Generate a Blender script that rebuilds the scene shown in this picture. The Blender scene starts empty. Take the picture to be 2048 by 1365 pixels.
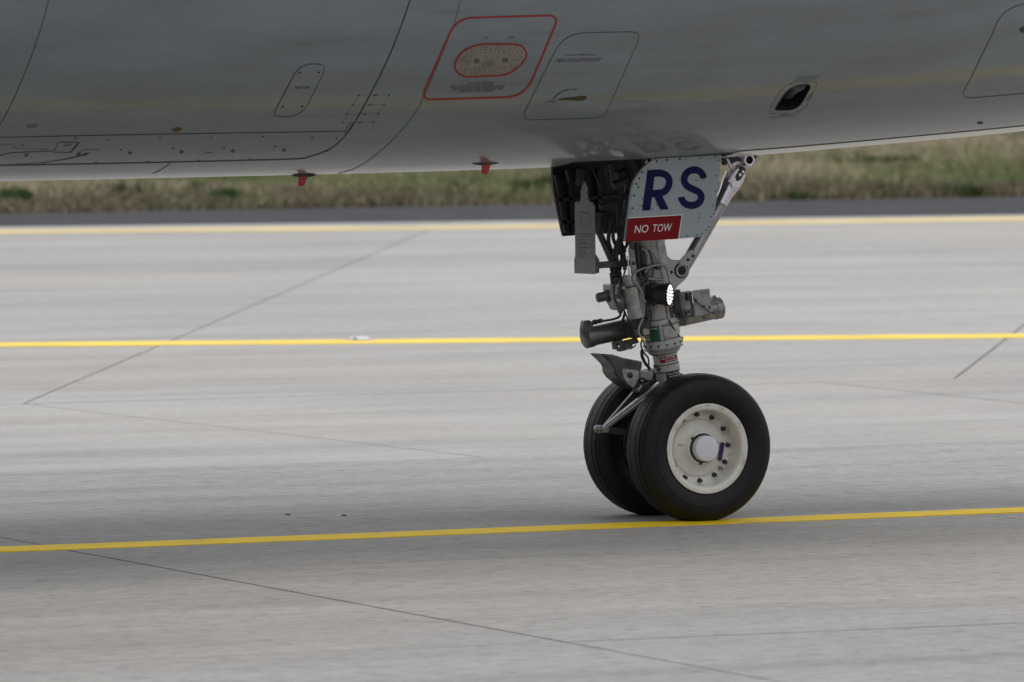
import bpy, bmesh, math, random
import numpy as np
from mathutils import Vector, Matrix
from mathutils.geometry import delaunay_2d_cdt

random.seed(7)
rng = np.random.default_rng(7)
scene = bpy.context.scene
col = scene.collection

# ------------------------------------------------------------------ camera
FPX, PW, PH = 18000.0, 2048.0, 1365.0
YAW = math.radians(26.0)                       # line of sight against the aircraft's cross axis
PITCH = math.atan((682.5 + 218.0) / FPX)
_F = np.array([math.sin(YAW) * math.cos(PITCH), math.cos(YAW) * math.cos(PITCH), -math.sin(PITCH)])
_R = np.array([math.cos(YAW), -math.sin(YAW), 0.0])
_U = np.cross(_R, _F)
CAM = np.array([-21.15516, -41.43152, 3.24337])
cd = bpy.data.cameras.new('camera')
cam = bpy.data.objects.new('camera', cd)
col.objects.link(cam)
cam.matrix_world = Matrix(((_R[0], _U[0], -_F[0], CAM[0]), (_R[1], _U[1], -_F[1], CAM[1]),
                           (_R[2], _U[2], -_F[2], CAM[2]), (0, 0, 0, 1)))
cd.sensor_width = 36.0
cd.lens = FPX * 36.0 / PW
cd.clip_start, cd.clip_end = 1.0, 6000.0
cd.dof.use_dof = True
cd.dof.focus_distance = 46.2
cd.dof.aperture_fstop = 5.0
scene.camera = cam

# ------------------------------------------------------------------ sky, sun, exposure
SUN_EL, SUN_AZ = math.radians(80), math.radians(30)   # azimuth: clockwise from +Y
world = bpy.data.worlds.new('World')
scene.world = world
world.use_nodes = True
wn = world.node_tree
bgn = wn.nodes['Background']
sky = wn.nodes.new('ShaderNodeTexSky')
sky.sky_type = 'NISHITA'
sky.sun_disc = False
sky.sun_elevation = SUN_EL
sky.sun_rotation = SUN_AZ
sky.air_density, sky.dust_density, sky.ozone_density = 1.0, 3.0, 1.0
hs = wn.nodes.new('ShaderNodeHueSaturation')           # cloud cover: the sky's blue mostly gone
hs.inputs['Saturation'].default_value = 0.28
wn.links.new(sky.outputs[0], hs.inputs['Color'])
wn.links.new(hs.outputs[0], bgn.inputs['Color'])
bgn.inputs['Strength'].default_value = 0.15
sd = bpy.data.lights.new('sun', 'SUN')
sd.energy = 1.0
sd.angle = math.radians(130)
sd.color = (1.0, 0.97, 0.93)
sun = bpy.data.objects.new('sun', sd)
col.objects.link(sun)
sdir = Vector((math.sin(SUN_AZ) * math.cos(SUN_EL), math.cos(SUN_AZ) * math.cos(SUN_EL), math.sin(SUN_EL)))
sun.rotation_euler = sdir.to_track_quat('Z', 'Y').to_euler()
sun.location = sdir * 60
vs = scene.view_settings
vs.view_transform, vs.look, vs.exposure, vs.gamma = 'Standard', 'None', 0.32, 1.0
vs.use_curve_mapping = False
scene.cycles.max_bounces = 8
scene.cycles.use_denoising = True

# ------------------------------------------------------------------ places: from a sight line to a point on a real surface
def ray(px, py):
    return _F + _R * (px - 1024.0) / FPX - _U * (py - 682.5) / FPX
def gnd(px, py, z=0.0):
    d = ray(px, py); t = (z - CAM[2]) / d[2]; return CAM + t * d
def gp(px, py, Y=0.0):
    d = ray(px, py); t = (Y - CAM[1]) / d[1]; return CAM + t * d
S = 1 / 387.0                                   # metres per photo pixel at the aircraft

# ------------------------------------------------------------------ materials
def mat(name, color, rough=0.5, metal=0.0, coat=0.0, spec=0.5, emit=None, var=0.0, vscale=8.0, bump=0.0, bscale=60.0, dirt=None, dscale=5.0, dlo=0.5, dhi=0.75):
    m = bpy.data.materials.new(name); m.use_nodes = True
    nt = m.node_tree; b = nt.nodes['Principled BSDF']
    b.inputs['Base Color'].default_value = (*color, 1)
    b.inputs['Roughness'].default_value = rough
    b.inputs['Metallic'].default_value = metal
    b.inputs['Specular IOR Level'].default_value = spec
    if coat:
        b.inputs['Coat Weight'].default_value = coat; b.inputs['Coat Roughness'].default_value = 0.06
    if emit:
        b.inputs['Emission Color'].default_value = (*emit[0], 1); b.inputs['Emission Strength'].default_value = emit[1]
    geo = None
    if var or bump or dirt:
        geo = nt.nodes.new('ShaderNodeNewGeometry')
    last = None
    if var:
        n = nt.nodes.new('ShaderNodeTexNoise'); n.inputs['Scale'].default_value = vscale; n.inputs['Detail'].default_value = 5
        nt.links.new(geo.outputs['Position'], n.inputs['Vector'])
        r = nt.nodes.new('ShaderNodeValToRGB')
        r.color_ramp.elements[0].position = 0.3; r.color_ramp.elements[1].position = 0.7
        r.color_ramp.elements[0].color = (*[c * (1 - var) for c in color], 1)
        r.color_ramp.elements[1].color = (*[min(1, c * (1 + var)) for c in color], 1)
        nt.links.new(n.outputs['Fac'], r.inputs['Fac']); nt.links.new(r.outputs[0], b.inputs['Base Color']); last = r.outputs[0]
    if dirt:
        n = nt.nodes.new('ShaderNodeTexNoise'); n.inputs['Scale'].default_value = dscale; n.inputs['Detail'].default_value = 8; n.inputs['Roughness'].default_value = 0.65
        nt.links.new(geo.outputs['Position'], n.inputs['Vector'])
        r = nt.nodes.new('ShaderNodeMapRange'); r.inputs['From Min'].default_value = dlo; r.inputs['From Max'].default_value = dhi
        nt.links.new(n.outputs['Fac'], r.inputs['Value'])
        mx = nt.nodes.new('ShaderNodeMix'); mx.data_type = 'RGBA'
        nt.links.new(r.outputs[0], mx.inputs['Factor'])
        if last: nt.links.new(last, mx.inputs['A'])
        else: mx.inputs['A'].default_value = (*color, 1)
        mx.inputs['B'].default_value = (*dirt, 1)
        nt.links.new(mx.outputs['Result'], b.inputs['Base Color'])
    if bump:
        n = nt.nodes.new('ShaderNodeTexNoise'); n.inputs['Scale'].default_value = bscale; n.inputs['Detail'].default_value = 4
        nt.links.new(geo.outputs['Position'], n.inputs['Vector'])
        bp = nt.nodes.new('ShaderNodeBump'); bp.inputs['Strength'].default_value = bump; bp.inputs['Distance'].default_value = 0.004
        nt.links.new(n.outputs['Fac'], bp.inputs['Height']); nt.links.new(bp.outputs[0], b.inputs['Normal'])
    return m

M = {}
M['asphalt'] = mat('asphalt', (0.046, 0.046, 0.050), 0.92, spec=0.12, var=0.18, vscale=1.2, bump=0.4, bscale=120)
M['yellow'] = mat('yellow_paint', (0.86, 0.585, 0.022), 0.7, spec=0.1, var=0.06, vscale=3.5, dirt=(0.55, 0.39, 0.06), dscale=6.0, dlo=0.55, dhi=0.78)
M['yellow_mid'] = mat('yellow_line_paint', (0.76, 0.56, 0.085), 0.7, spec=0.1, var=0.08, vscale=1.5, dirt=(0.52, 0.42, 0.16), dscale=2.5, dlo=0.52, dhi=0.78)
M['yellow_far'] = mat('faded_yellow_paint', (0.56, 0.43, 0.17), 0.65, var=0.12, vscale=0.6)
M['pale_paint'] = mat('pale_edge_paint', (0.36, 0.345, 0.31), 0.65, var=0.12, vscale=0.5)
M['seal'] = mat('joint_sealant', (0.075, 0.075, 0.08), 0.8, var=0.4, vscale=1.5)
M['soil'] = mat('soil', (0.17, 0.14, 0.08), 0.95, var=0.3, vscale=0.4)
M['line_dark'] = mat('seam_sealant', (0.012, 0.012, 0.014), 0.5)
M['line_grey'] = mat('seam_grey', (0.085, 0.088, 0.092), 0.4)
M['seam_soft'] = mat('seam_soft', (0.030, 0.031, 0.033), 0.5)
M['ink'] = mat('stencil_ink', (0.03, 0.03, 0.035), 0.5)
M['red_ink'] = mat('red_stencil_ink', (0.075, 0.022, 0.022), 0.5)
M['red'] = mat('red_paint', (0.30, 0.013, 0.016), 0.35, coat=0.3)
M['red_blade'] = mat('red_blade_paint', (0.42, 0.022, 0.016), 0.4)
M['white_paint'] = mat('white_paint', (0.82, 0.82, 0.80), 0.35, coat=0.3, dirt=(0.45, 0.43, 0.40), dscale=7, dlo=0.62, dhi=0.9)
M['port_plate'] = mat('bare_port_plate', (0.31, 0.285, 0.24), 0.42, metal=0.35, dirt=(0.16, 0.14, 0.12), dscale=14)
M['dark_hole'] = mat('dark_hole', (0.006, 0.006, 0.007), 0.7)
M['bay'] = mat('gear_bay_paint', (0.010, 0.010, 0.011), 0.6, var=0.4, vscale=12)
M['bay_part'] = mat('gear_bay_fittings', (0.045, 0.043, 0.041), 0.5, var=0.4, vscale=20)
M['duct'] = mat('duct_metal', (0.05, 0.05, 0.055), 0.45, metal=0.4)
M['brass'] = mat('handle_recess', (0.10, 0.085, 0.05), 0.4, metal=0.5)
M['fastener_rust'] = mat('rusty_fastener', (0.14, 0.085, 0.045), 0.6)
M['door'] = mat('gear_door_paint', (0.30, 0.335, 0.35), 0.42, coat=0.15, dirt=(0.20, 0.21, 0.21), dscale=9, dlo=0.56, dhi=0.85)
M['navy'] = mat('navy_letter_paint', (0.006, 0.007, 0.060), 0.6, spec=0.15)
M['placard_red'] = mat('red_placard', (0.20, 0.006, 0.008), 0.6, spec=0.15)
M['white_ink'] = mat('white_ink', (0.72, 0.72, 0.70), 0.5)
M['strut'] = mat('strut_grey_paint', (0.40, 0.395, 0.38), 0.28, spec=0.5, var=0.10, vscale=14, dirt=(0.045, 0.040, 0.036), dscale=14, dlo=0.52, dhi=0.86)
M['strut_dark'] = mat('greasy_grey_paint', (0.058, 0.056, 0.054), 0.33, var=0.3, vscale=22, dirt=(0.010, 0.010, 0.010), dscale=24, dlo=0.45, dhi=0.68)
M['grey_metal'] = mat('grey_casting', (0.32, 0.32, 0.315), 0.28, metal=0.4, var=0.2, vscale=25, dirt=(0.022, 0.021, 0.020), dscale=24, dlo=0.50, dhi=0.80)
M['cylinder_grey'] = mat('worn_cylinder_metal', (0.15, 0.148, 0.145), 0.27, metal=0.5, var=0.3, vscale=20, dirt=(0.02, 0.02, 0.02), dscale=20, dlo=0.5, dhi=0.8)
M['strut_mid'] = mat('brushed_strut_metal', (0.36, 0.35, 0.36), 0.28, metal=0.7, var=0.15, vscale=20, dirt=(0.06, 0.055, 0.05), dscale=16, dlo=0.55, dhi=0.85)
M['silver'] = mat('polished_strut_metal', (0.74, 0.71, 0.80), 0.24, metal=0.85, var=0.12, vscale=20, dirt=(0.10, 0.09, 0.09), dscale=16, dlo=0.58, dhi=0.85)
M['chrome'] = mat('chrome', (0.7, 0.7, 0.7), 0.12, metal=1.0)
M['black'] = mat('black_plastic', (0.014, 0.014, 0.015), 0.45)
M['hose'] = mat('rubber_hose', (0.02, 0.02, 0.02), 0.55)
M['pipe'] = mat('metal_pipe', (0.27, 0.265, 0.25), 0.3, metal=0.5)
M['rubber'] = mat('tyre_rubber', (0.0062, 0.0066, 0.0080), 0.55, spec=0.3, var=0.3, vscale=6, dirt=(0.017, 0.017, 0.017), dscale=13, dlo=0.55, dhi=0.85)
M['rim'] = mat('cream_wheel_paint', (0.73, 0.70, 0.63), 0.35, coat=0.2, var=0.05, vscale=12, dirt=(0.20, 0.15, 0.10), dscale=11, dlo=0.52, dhi=0.80)
M['cap'] = mat('white_hub_cap', (0.68, 0.68, 0.70), 0.35, dirt=(0.40, 0.39, 0.40), dscale=22, dlo=0.55, dhi=0.8)
M['bolt'] = mat('dark_bolt', (0.035, 0.035, 0.036), 0.45, metal=0.3)
M['green'] = mat('green_sticker', (0.004, 0.09, 0.035), 0.3, var=0.3, vscale=60)
M['purple'] = mat('purple_sticker', (0.035, 0.018, 0.11), 0.4)
M['plate'] = mat('grey_plate_paint', (0.17, 0.175, 0.175), 0.5, dirt=(0.13, 0.13, 0.13), dscale=18, dlo=0.55, dhi=0.85)
M['light_plate'] = mat('light_bracket_paint', (0.30, 0.31, 0.31), 0.45, dirt=(0.16, 0.16, 0.16), dscale=26, dlo=0.53, dhi=0.8)
M['rust'] = mat('rusty_bracket', (0.13, 0.06, 0.03), 0.6)
M['lens'] = mat('lamp_reflector', (0.45, 0.48, 0.50), 0.15, metal=0.6, emit=((0.85, 0.95, 1.0), 0.22))
M['led'] = mat('lit_led', (0.9, 0.9, 0.9), 0.3, emit=((0.92, 0.97, 1.0), 0.95))
M['lamp_white'] = mat('white_light_housing', (0.6, 0.6, 0.59), 0.5)

def hull_material():
    m = mat('grey_fuselage_paint', (0.27, 0.285, 0.30), 0.30, coat=0.0)
    nt = m.node_tree; b = nt.nodes['Principled BSDF']
    b.inputs['Specular IOR Level'].default_value = 0.12; b.inputs['Coat Weight'].default_value = 0.50; b.inputs['Coat Roughness'].default_value = 0.07; b.inputs['Coat IOR'].default_value = 1.5
    geo = nt.nodes.new('ShaderNodeNewGeometry')
    mp = nt.nodes.new('ShaderNodeMapping'); mp.inputs['Scale'].default_value = (0.55, 2.2, 2.2)   # slipstream streaks run fore and aft
    nt.links.new(geo.outputs['Position'], mp.inputs['Vector'])
    n = nt.nodes.new('ShaderNodeTexNoise'); n.inputs['Scale'].default_value = 2.2; n.inputs['Detail'].default_value = 7; n.inputs['Roughness'].default_value = 0.6
    nt.links.new(mp.outputs[0], n.inputs['Vector'])
    r = nt.nodes.new('ShaderNodeValToRGB')
    e = r.color_ramp.elements
    e[0].position, e[0].color = 0.30, (0.203, 0.220, 0.232, 1)
    e[1].position, e[1].color = 0.62, (0.240, 0.274, 0.295, 1)
    nt.links.new(n.outputs['Fac'], r.inputs['Fac'])
    nt.links.new(r.outputs[0], b.inputs['Base Color'])
    n2 = nt.nodes.new('ShaderNodeTexNoise'); n2.inputs['Scale'].default_value = 1.3; n2.inputs['Detail'].default_value = 2
    nt.links.new(geo.outputs['Position'], n2.inputs['Vector'])
    n2.inputs['Scale'].default_value = 3.2; n2.inputs['Detail'].default_value = 4
    bp = nt.nodes.new('ShaderNodeBump'); bp.inputs['Strength'].default_value = 0.28; bp.inputs['Distance'].default_value = 0.01
    nt.links.new(n2.outputs['Fac'], bp.inputs['Height'])
    # old fluid runs and pale wiped scuffs
    def layer(scale, stretch, lo, hi, colr, amount, prev):
        mp2 = nt.nodes.new('ShaderNodeMapping'); mp2.inputs['Scale'].default_value = stretch; mp2.inputs['Location'].default_value = (3.1 * scale, 1.7, 0.4)
        nt.links.new(geo.outputs['Position'], mp2.inputs['Vector'])
        q = nt.nodes.new('ShaderNodeTexNoise'); q.inputs['Scale'].default_value = scale; q.inputs['Detail'].default_value = 9; q.inputs['Roughness'].default_value = 0.68
        nt.links.new(mp2.outputs[0], q.inputs['Vector'])
        mr = nt.nodes.new('ShaderNodeMapRange'); mr.inputs['From Min'].default_value = lo; mr.inputs['From Max'].default_value = hi; mr.inputs['To Max'].default_value = amount
        nt.links.new(q.outputs['Fac'], mr.inputs['Value'])
        mx = nt.nodes.new('ShaderNodeMix'); mx.data_type = 'RGBA'
        nt.links.new(mr.outputs[0], mx.inputs['Factor']); nt.links.new(prev, mx.inputs['A']); mx.inputs['B'].default_value = (*colr, 1)
        return mx.outputs['Result']
    cc = layer(3.0, (0.35, 3.0, 3.0), 0.56, 0.78, (0.125, 0.118, 0.104), 0.38, r.outputs[0])
    cc = layer(5.5, (0.8, 1.4, 1.4), 0.63, 0.74, (0.30, 0.33, 0.34), 0.45, cc)
    cc = layer(70.0, (1, 1, 1), 0.62, 0.80, (0.10, 0.10, 0.10), 0.5, cc)
    nt.links.new(cc, b.inputs['Base Color'])
    nt.links.new(bp.outputs[0], b.inputs['Coat Normal'])
    return m
M['hull'] = hull_material()

def concrete_material(old_shaded=False):
    m = mat('weathered_shaded_concrete' if old_shaded else 'taxiway_concrete', (0.36, 0.35, 0.335), 0.88, spec=0.3)
    nt = m.node_tree; b = nt.nodes['Principled BSDF']; L = nt.links.new
    geo = nt.nodes.new('ShaderNodeNewGeometry')
    def noise(scale, detail, rough, stretch=(1, 1, 1)):
        mp = nt.nodes.new('ShaderNodeMapping'); mp.inputs['Scale'].default_value = stretch
        L(geo.outputs['Position'], mp.inputs['Vector'])
        n = nt.nodes.new('ShaderNodeTexNoise'); n.inputs['Scale'].default_value = scale; n.inputs['Detail'].default_value = detail; n.inputs['Roughness'].default_value = rough
        L(mp.outputs[0], n.inputs['Vector']); return n.outputs['Fac']
    def ramp(fac, a, ca, bb, cb):
        r = nt.nodes.new('ShaderNodeValToRGB'); e = r.color_ramp.elements
        e[0].position, e[0].color = a, (*ca, 1); e[1].position, e[1].color = bb, (*cb, 1)
        L(fac, r.inputs['Fac']); return r.outputs[0]
    def mul(a, c, f=1.0):
        x = nt.nodes.new('ShaderNodeMix'); x.data_type = 'RGBA'; x.blend_type = 'MULTIPLY'; x.inputs['Factor'].default_value = f
        L(a, x.inputs['A']); L(c, x.inputs['B']); return x.outputs['Result']
    base = ramp(noise(0.16, 4, 0.55, (0.6, 1.0, 1)), 0.36, (0.302, 0.296, 0.286), 0.66, (0.352, 0.343, 0.326))
    warm = ramp(noise(0.11, 3, 0.5, (0.5, 0.9, 1)), 0.50, (1, 1, 1), 0.68, (1.03, 0.975, 0.918))
    streak = ramp(noise(1.4, 6, 0.62, (0.30, 1.0, 1)), 0.30, (0.86, 0.865, 0.87), 0.56, (1.02, 1.02, 1.02))
    fine = ramp(noise(15.0, 6, 0.75, (0.6, 1, 1)), 0.30, (0.76, 0.76, 0.762), 0.52, (1.03, 1.03, 1.03))
    stain = ramp(noise(0.9, 5, 0.6, (0.05, 1.0, 1)), 0.34, (0.86, 0.855, 0.85), 0.52, (1.01, 1.01, 1.01))
    spots = ramp(noise(1.9, 3, 0.5, (0.7, 1.0, 1)), 0.18, (0.70, 0.69, 0.68), 0.29, (1.0, 1.0, 1.0))
    c = mul(mul(mul(mul(mul(base, warm), streak), fine), stain), spots)
    oi = nt.nodes.new('ShaderNodeObjectInfo')
    t = ramp(oi.outputs['Random'], 0.0, (0.955, 0.955, 0.96), 1.0, (1.03, 1.025, 1.015))
    c = mul(c, t)
    if old_shaded:      # older near rows: pitted, tyre-rubbed, the aircraft's broad shade also in their grey
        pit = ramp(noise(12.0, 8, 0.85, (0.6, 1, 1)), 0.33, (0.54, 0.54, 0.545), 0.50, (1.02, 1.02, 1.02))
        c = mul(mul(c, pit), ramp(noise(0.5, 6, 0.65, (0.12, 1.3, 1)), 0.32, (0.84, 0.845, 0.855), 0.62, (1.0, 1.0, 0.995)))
    L(c, b.inputs['Base Color'])
    bp = nt.nodes.new('ShaderNodeBump'); bp.inputs['Strength'].default_value = 0.25; bp.inputs['Distance'].default_value = 0.004
    L(noise(45, 4, 0.7, (0.6, 1, 1)), bp.inputs['Height']); L(bp.outputs[0], b.inputs['Normal'])
    return m
M['concrete'] = concrete_material()
M['concrete_old_shaded'] = concrete_material(True)

def grass_material():
    m = bpy.data.materials.new('verge_grass'); m.use_nodes = True
    nt = m.node_tree; b = nt.nodes['Principled BSDF']
    b.inputs['Roughness'].default_value = 0.7; b.inputs['Specular IOR Level'].default_value = 0.2
    a = nt.nodes.new('ShaderNodeAttribute'); a.attribute_name = 'blade_colour'
    nt.links.new(a.outputs['Color'], b.inputs['Base Color'])
    return m
M['grass'] = grass_material()
M['weed'] = mat('weed_leaf', (0.05, 0.105, 0.025), 0.6, var=0.35, vscale=9)

# ------------------------------------------------------------------ mesh helpers
def mesh_obj(name, V, Fc, m, parent=None, smooth=False, bevel=0.0, normals=None, label=None):
    me = bpy.data.meshes.new(name)
    me.from_pydata([tuple(map(float, v)) for v in V], [], Fc)
    me.update()
    if smooth:
        me.polygons.foreach_set('use_smooth', [True] * len(me.polygons))
    me.materials.append(M[m] if isinstance(m, str) else m)
    if normals is not None:
        me.normals_split_custom_set_from_vertices([tuple(n) for n in normals])
    o = bpy.data.objects.new(name, me); col.objects.link(o)
    if parent: o.parent = parent
    if bevel:
        bv = o.modifiers.new('bevel', 'BEVEL'); bv.width = bevel; bv.segments = 2; bv.limit_method = 'ANGLE'; bv.angle_limit = math.radians(35)
    if label: o['label'] = label
    return o

def basis(d):
    d = Vector(d).normalized()
    u = d.cross(Vector((0, 0, 1)))
    if u.length < 1e-3: u = d.cross(Vector((0, 1, 0)))
    u.normalize(); v = u.cross(d)
    return d, u, v

class MB:
    def __init__(s): s.V = []; s.F = []
    def add(s, V, Fc):
        k = len(s.V); s.V += [tuple(map(float, v)) for v in V]; s.F += [tuple(i + k for i in f) for f in Fc]; return s
    def box(s, c, dx, dy, dz, ax=None):
        ax = ax or (Vector((1, 0, 0)), Vector((0, 1, 0)), Vector((0, 0, 1)))
        c = Vector(c); P = []
        for sx in (-1, 1):
            for sy in (-1, 1):
                for sz in (-1, 1):
                    P.append(c + ax[0] * sx * dx / 2 + ax[1] * sy * dy / 2 + ax[2] * sz * dz / 2)
        return s.add(P, [(0, 1, 3, 2), (4, 6, 7, 5), (0, 4, 5, 1), (2, 3, 7, 6), (0, 2, 6, 4), (1, 5, 7, 3)])
    def lathe(s, p, d, prof, n=32, cap=True):
        """prof: list of (distance along d, radius)"""
        d, u, v = basis(d); p = Vector(p); P = []; Fc = []
        for h, r in prof:
            for k in range(n):
                a = 2 * math.pi * k / n
                P.append(p + d * h + (u * math.cos(a) + v * math.sin(a)) * r)
        m_ = len(prof)
        for i in range(m_ - 1):
            for k in range(n):
                k2 = (k + 1) % n
                Fc.append((i * n + k, i * n + k2, (i + 1) * n + k2, (i + 1) * n + k))
        if cap:
            Fc.append(tuple(range(n))[::-1]); Fc.append(tuple((m_ - 1) * n + k for k in range(n)))
        return s.add(P, Fc)
    def cyl(s, a, b, r1, r2=None, n=20):
        a, b = Vector(a), Vector(b); r2 = r1 if r2 is None else r2
        return s.lathe(a, b - a, [(0, r1), ((b - a).length, r2)], n)
    def tube(s, pts, r, n=8, radii=None):
        pts = [Vector(p) for p in pts]; P = []; Fc = []
        u = None
        for i, p in enumerate(pts):
            t = (pts[min(i + 1, len(pts) - 1)] - pts[max(i - 1, 0)]).normalized()
            if u is None: u = basis(t)[1]
            u = (u - t * u.dot(t)).normalized(); v = t.cross(u)
            rr = radii[i] if radii else r
            for k in range(n):
                a = 2 * math.pi * k / n
                P.append(p + (u * math.cos(a) + v * math.sin(a)) * rr)
        for i in range(len(pts) - 1):
            for k in range(n):
                k2 = (k + 1) % n
                Fc.append((i * n + k, i * n + k2, (i + 1) * n + k2, (i + 1) * n + k))
        Fc.append(tuple(range(n))[::-1]); Fc.append(tuple((len(pts) - 1) * n + k for k in range(n)))
        return s.add(P, Fc)
    def prism(s, out, y0, y1):
        """outline in photo pixels, read on the plane half way between y0 and y1, extruded from y0 to y1"""
        ym = min(y0, y1)
        P = [gp(x, y, ym) for x, y in out]; n = len(P)
        A = [(p[0], y0, p[2]) for p in P]; B = [(p[0], y1, p[2]) for p in P]
        Fc = [tuple(range(n)), tuple(range(2 * n - 1, n - 1, -1))]
        for i in range(n):
            j = (i + 1) % n; Fc.append((i, i + n, j + n, j))
        return s.add(A + B, Fc)
    def build(s, name, m, parent=None, smooth=False, bevel=0.0, label=None):
        bm = bmesh.new()
        vs_ = [bm.verts.new(v) for v in s.V]
        for f in s.F:
            try: bm.faces.new([vs_[i] for i in f])
            except ValueError: pass
        bmesh.ops.recalc_face_normals(bm, faces=bm.faces)
        me = bpy.data.meshes.new(name); bm.to_mesh(me); bm.free()
        if smooth:
            me.polygons.foreach_set('use_smooth', [True] * len(me.polygons))
            me.set_sharp_from_angle(angle=math.radians(38))
        me.materials.append(M[m] if isinstance(m, str) else m)
        o = bpy.data.objects.new(name, me); col.objects.link(o)
        if parent: o.parent = parent
        if bevel:
            bv = o.modifiers.new('bevel', 'BEVEL'); bv.width = bevel; bv.segments = 2; bv.limit_method = 'ANGLE'; bv.angle_limit = math.radians(40)
        if label: o['label'] = label
        return o

def crom(P, closed=False, n=8):
    """Catmull-Rom through the points"""
    P = [np.array(p, float) for p in P]; N = len(P); out = []
    rngs = range(N) if closed else range(N - 1)
    for i in rngs:
        if closed: a, b, c, d = P[(i - 1) % N], P[i], P[(i + 1) % N], P[(i + 2) % N]
        else: a, b, c, d = P[max(i - 1, 0)], P[i], P[i + 1], P[min(i + 2, N - 1)]
        for k in range(n):
            t = k / n
            out.append(0.5 * ((2 * b) + (c - a) * t + (2 * a - 5 * b + 4 * c - d) * t * t + (3 * b - 3 * c + d - a) * t ** 3))
    if not closed: out.append(P[-1])
    return out

def rounded(P, radii, n=6):
    """closed polygon with its corners rounded (quadratic curve)"""
    P = [np.array(p, float) for p in P]; N = len(P); out = []
    if not hasattr(radii, '__len__'): radii = [radii] * N
    for i in range(N):
        a, b, c = P[i - 1], P[i], P[(i + 1) % N]; r = radii[i]
        if r <= 0: out.append(b); continue
        s_ = b + (a - b) / np.linalg.norm(a - b) * r; e_ = b + (c - b) / np.linalg.norm(c - b) * r
        for k in range(n + 1):
            t = k / n; out.append((1 - t) ** 2 * s_ + 2 * t * (1 - t) * b + t * t * e_)
    return out

def resample(P, step, closed=False):
    P = [np.array(p, float) for p in P]
    if closed: P = P + [P[0]]
    out = []
    for a, b in zip(P[:-1], P[1:]):
        k = max(1, int(math.ceil(np.linalg.norm(b - a) / step)))
        for i in range(k): out.append(a + (b - a) * i / k)
    if not closed: out.append(P[-1])
    return out

# ------------------------------------------------------------------ fuselage surface
_zx = np.array([-40, -12, -3.85, -2.4, -0.8, 0.0, 0.4, 0.95, 1.4, 1.97, 3.0, 3.9, 4.6, 5.07])
_zz = np.array([1.80, 1.795, 1.798, 1.806, 1.824, 1.852, 1.874, 1.910, 1.939, 1.978, 2.09, 2.28, 2.55, 2.95])
def _pchip(x, y):
    h = np.diff(x); dl = np.diff(y) / h; d = np.zeros(len(x))
    for i in range(1, len(x) - 1):
        if dl[i - 1] * dl[i] > 0:
            w1, w2 = 2 * h[i] + h[i - 1], h[i] + 2 * h[i - 1]
            d[i] = (w1 + w2) / (w1 / dl[i - 1] + w2 / dl[i])
    d[0], d[-1] = dl[0], dl[-1]
    def f(t):
        t = min(max(t, x[0]), x[-1]); i = min(max(int(np.searchsorted(x, t)) - 1, 0), len(x) - 2)
        s_ = (t - x[i]) / h[i]
        return ((1 + 2 * s_) * (1 - s_) ** 2 * y[i] + s_ * (1 - s_) ** 2 * h[i] * d[i] + s_ * s_ * (3 - 2 * s_) * y[i + 1] + s_ * s_ * (s_ - 1) * h[i] * d[i + 1])
    return f
_zb0 = _pchip(_zx, _zz)
_gx = np.arange(-40, 5.6, 0.05); _gz = np.array([_zb0(x) for x in _gx])
_kw = np.exp(-0.5 * (np.arange(-24, 25) * 0.05 / 0.35) ** 2); _kw /= _kw.sum()
_gp = np.concatenate([np.full(24, _gz[0]), _gz, _gz[-1] + (np.arange(1, 25)) * (_gz[-1] - _gz[-2])])
_gs = np.convolve(_gp, _kw, 'valid')
_bl = np.clip((_gx - 3.0) / 1.0, 0, 1); _gs = _gs * (1 - _bl) + _gz * _bl
zb = _pchip(_gx, _gs)
def rad(x):
    t = min(max((5.12 - x) / 5.9, 0.0), 1.0)
    return 1.99 * max(1 - (1 - t) ** 2.3, 1e-4) ** 0.58
def hull(x, ph, off=0.0):
    a = rad(x); zc = zb(x) + a
    return np.array([x, -(a + off) * math.sin(ph), zc - (a + off) * math.cos(ph)])
def hull_n(x, ph):
    e = 1e-3
    tx = hull(x + e, ph) - hull(x - e, ph); tp = hull(x, ph + e) - hull(x, ph - e)
    n = np.cross(tp, tx); n /= np.linalg.norm(n)
    if n[1] * -math.sin(ph) + n[2] * -math.cos(ph) < 0: n = -n
    return n
def hull_at(px, py):
    """(x, angle) where a sight line first meets the skin"""
    d = ray(px, py)
    def g(t):
        p = CAM + d * t; a = rad(p[0]); return p[1] ** 2 + (p[2] - zb(p[0]) - a) ** 2 - a * a
    t0 = (-2.6 - CAM[1]) / d[1]; t1 = t0; st = 0.04; g0 = g(t0); best = (g0, t0)
    for _ in range(90):
        t1 += st; g1 = g(t1)
        if g1 < best[0]: best = (g1, t1)
        if g1 <= 0:
            lo, hi = t1 - st, t1
            for _ in range(30):
                mdl = (lo + hi) / 2
                if g(mdl) > 0: lo = mdl
                else: hi = mdl
            t1 = hi; break
    else:
        t1 = best[1]
    p = CAM + d * t1
    return p[0], math.atan2(-p[1], zb(p[0]) + rad(p[0]) - p[2])
def hp(px, py, off=0.0):
    x, ph = hull_at(px, py); return hull(x, ph, off)

# ------------------------------------------------------------------ THE SETTING
def structure(o, label=None):
    o['kind'] = 'structure'
    if label: o['label'] = label
    return o

sheet = lambda x0, y0, x1, y1, z: ([(x0, y0, z), (x1, y0, z), (x1, y1, z), (x0, y1, z)], [(0, 1, 2, 3)])
ground = structure(mesh_obj('ground', *sheet(-2500, -400, 3000, 4000, -0.06), 'soil'), 'wide brown soil plain under the whole airfield')

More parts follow.
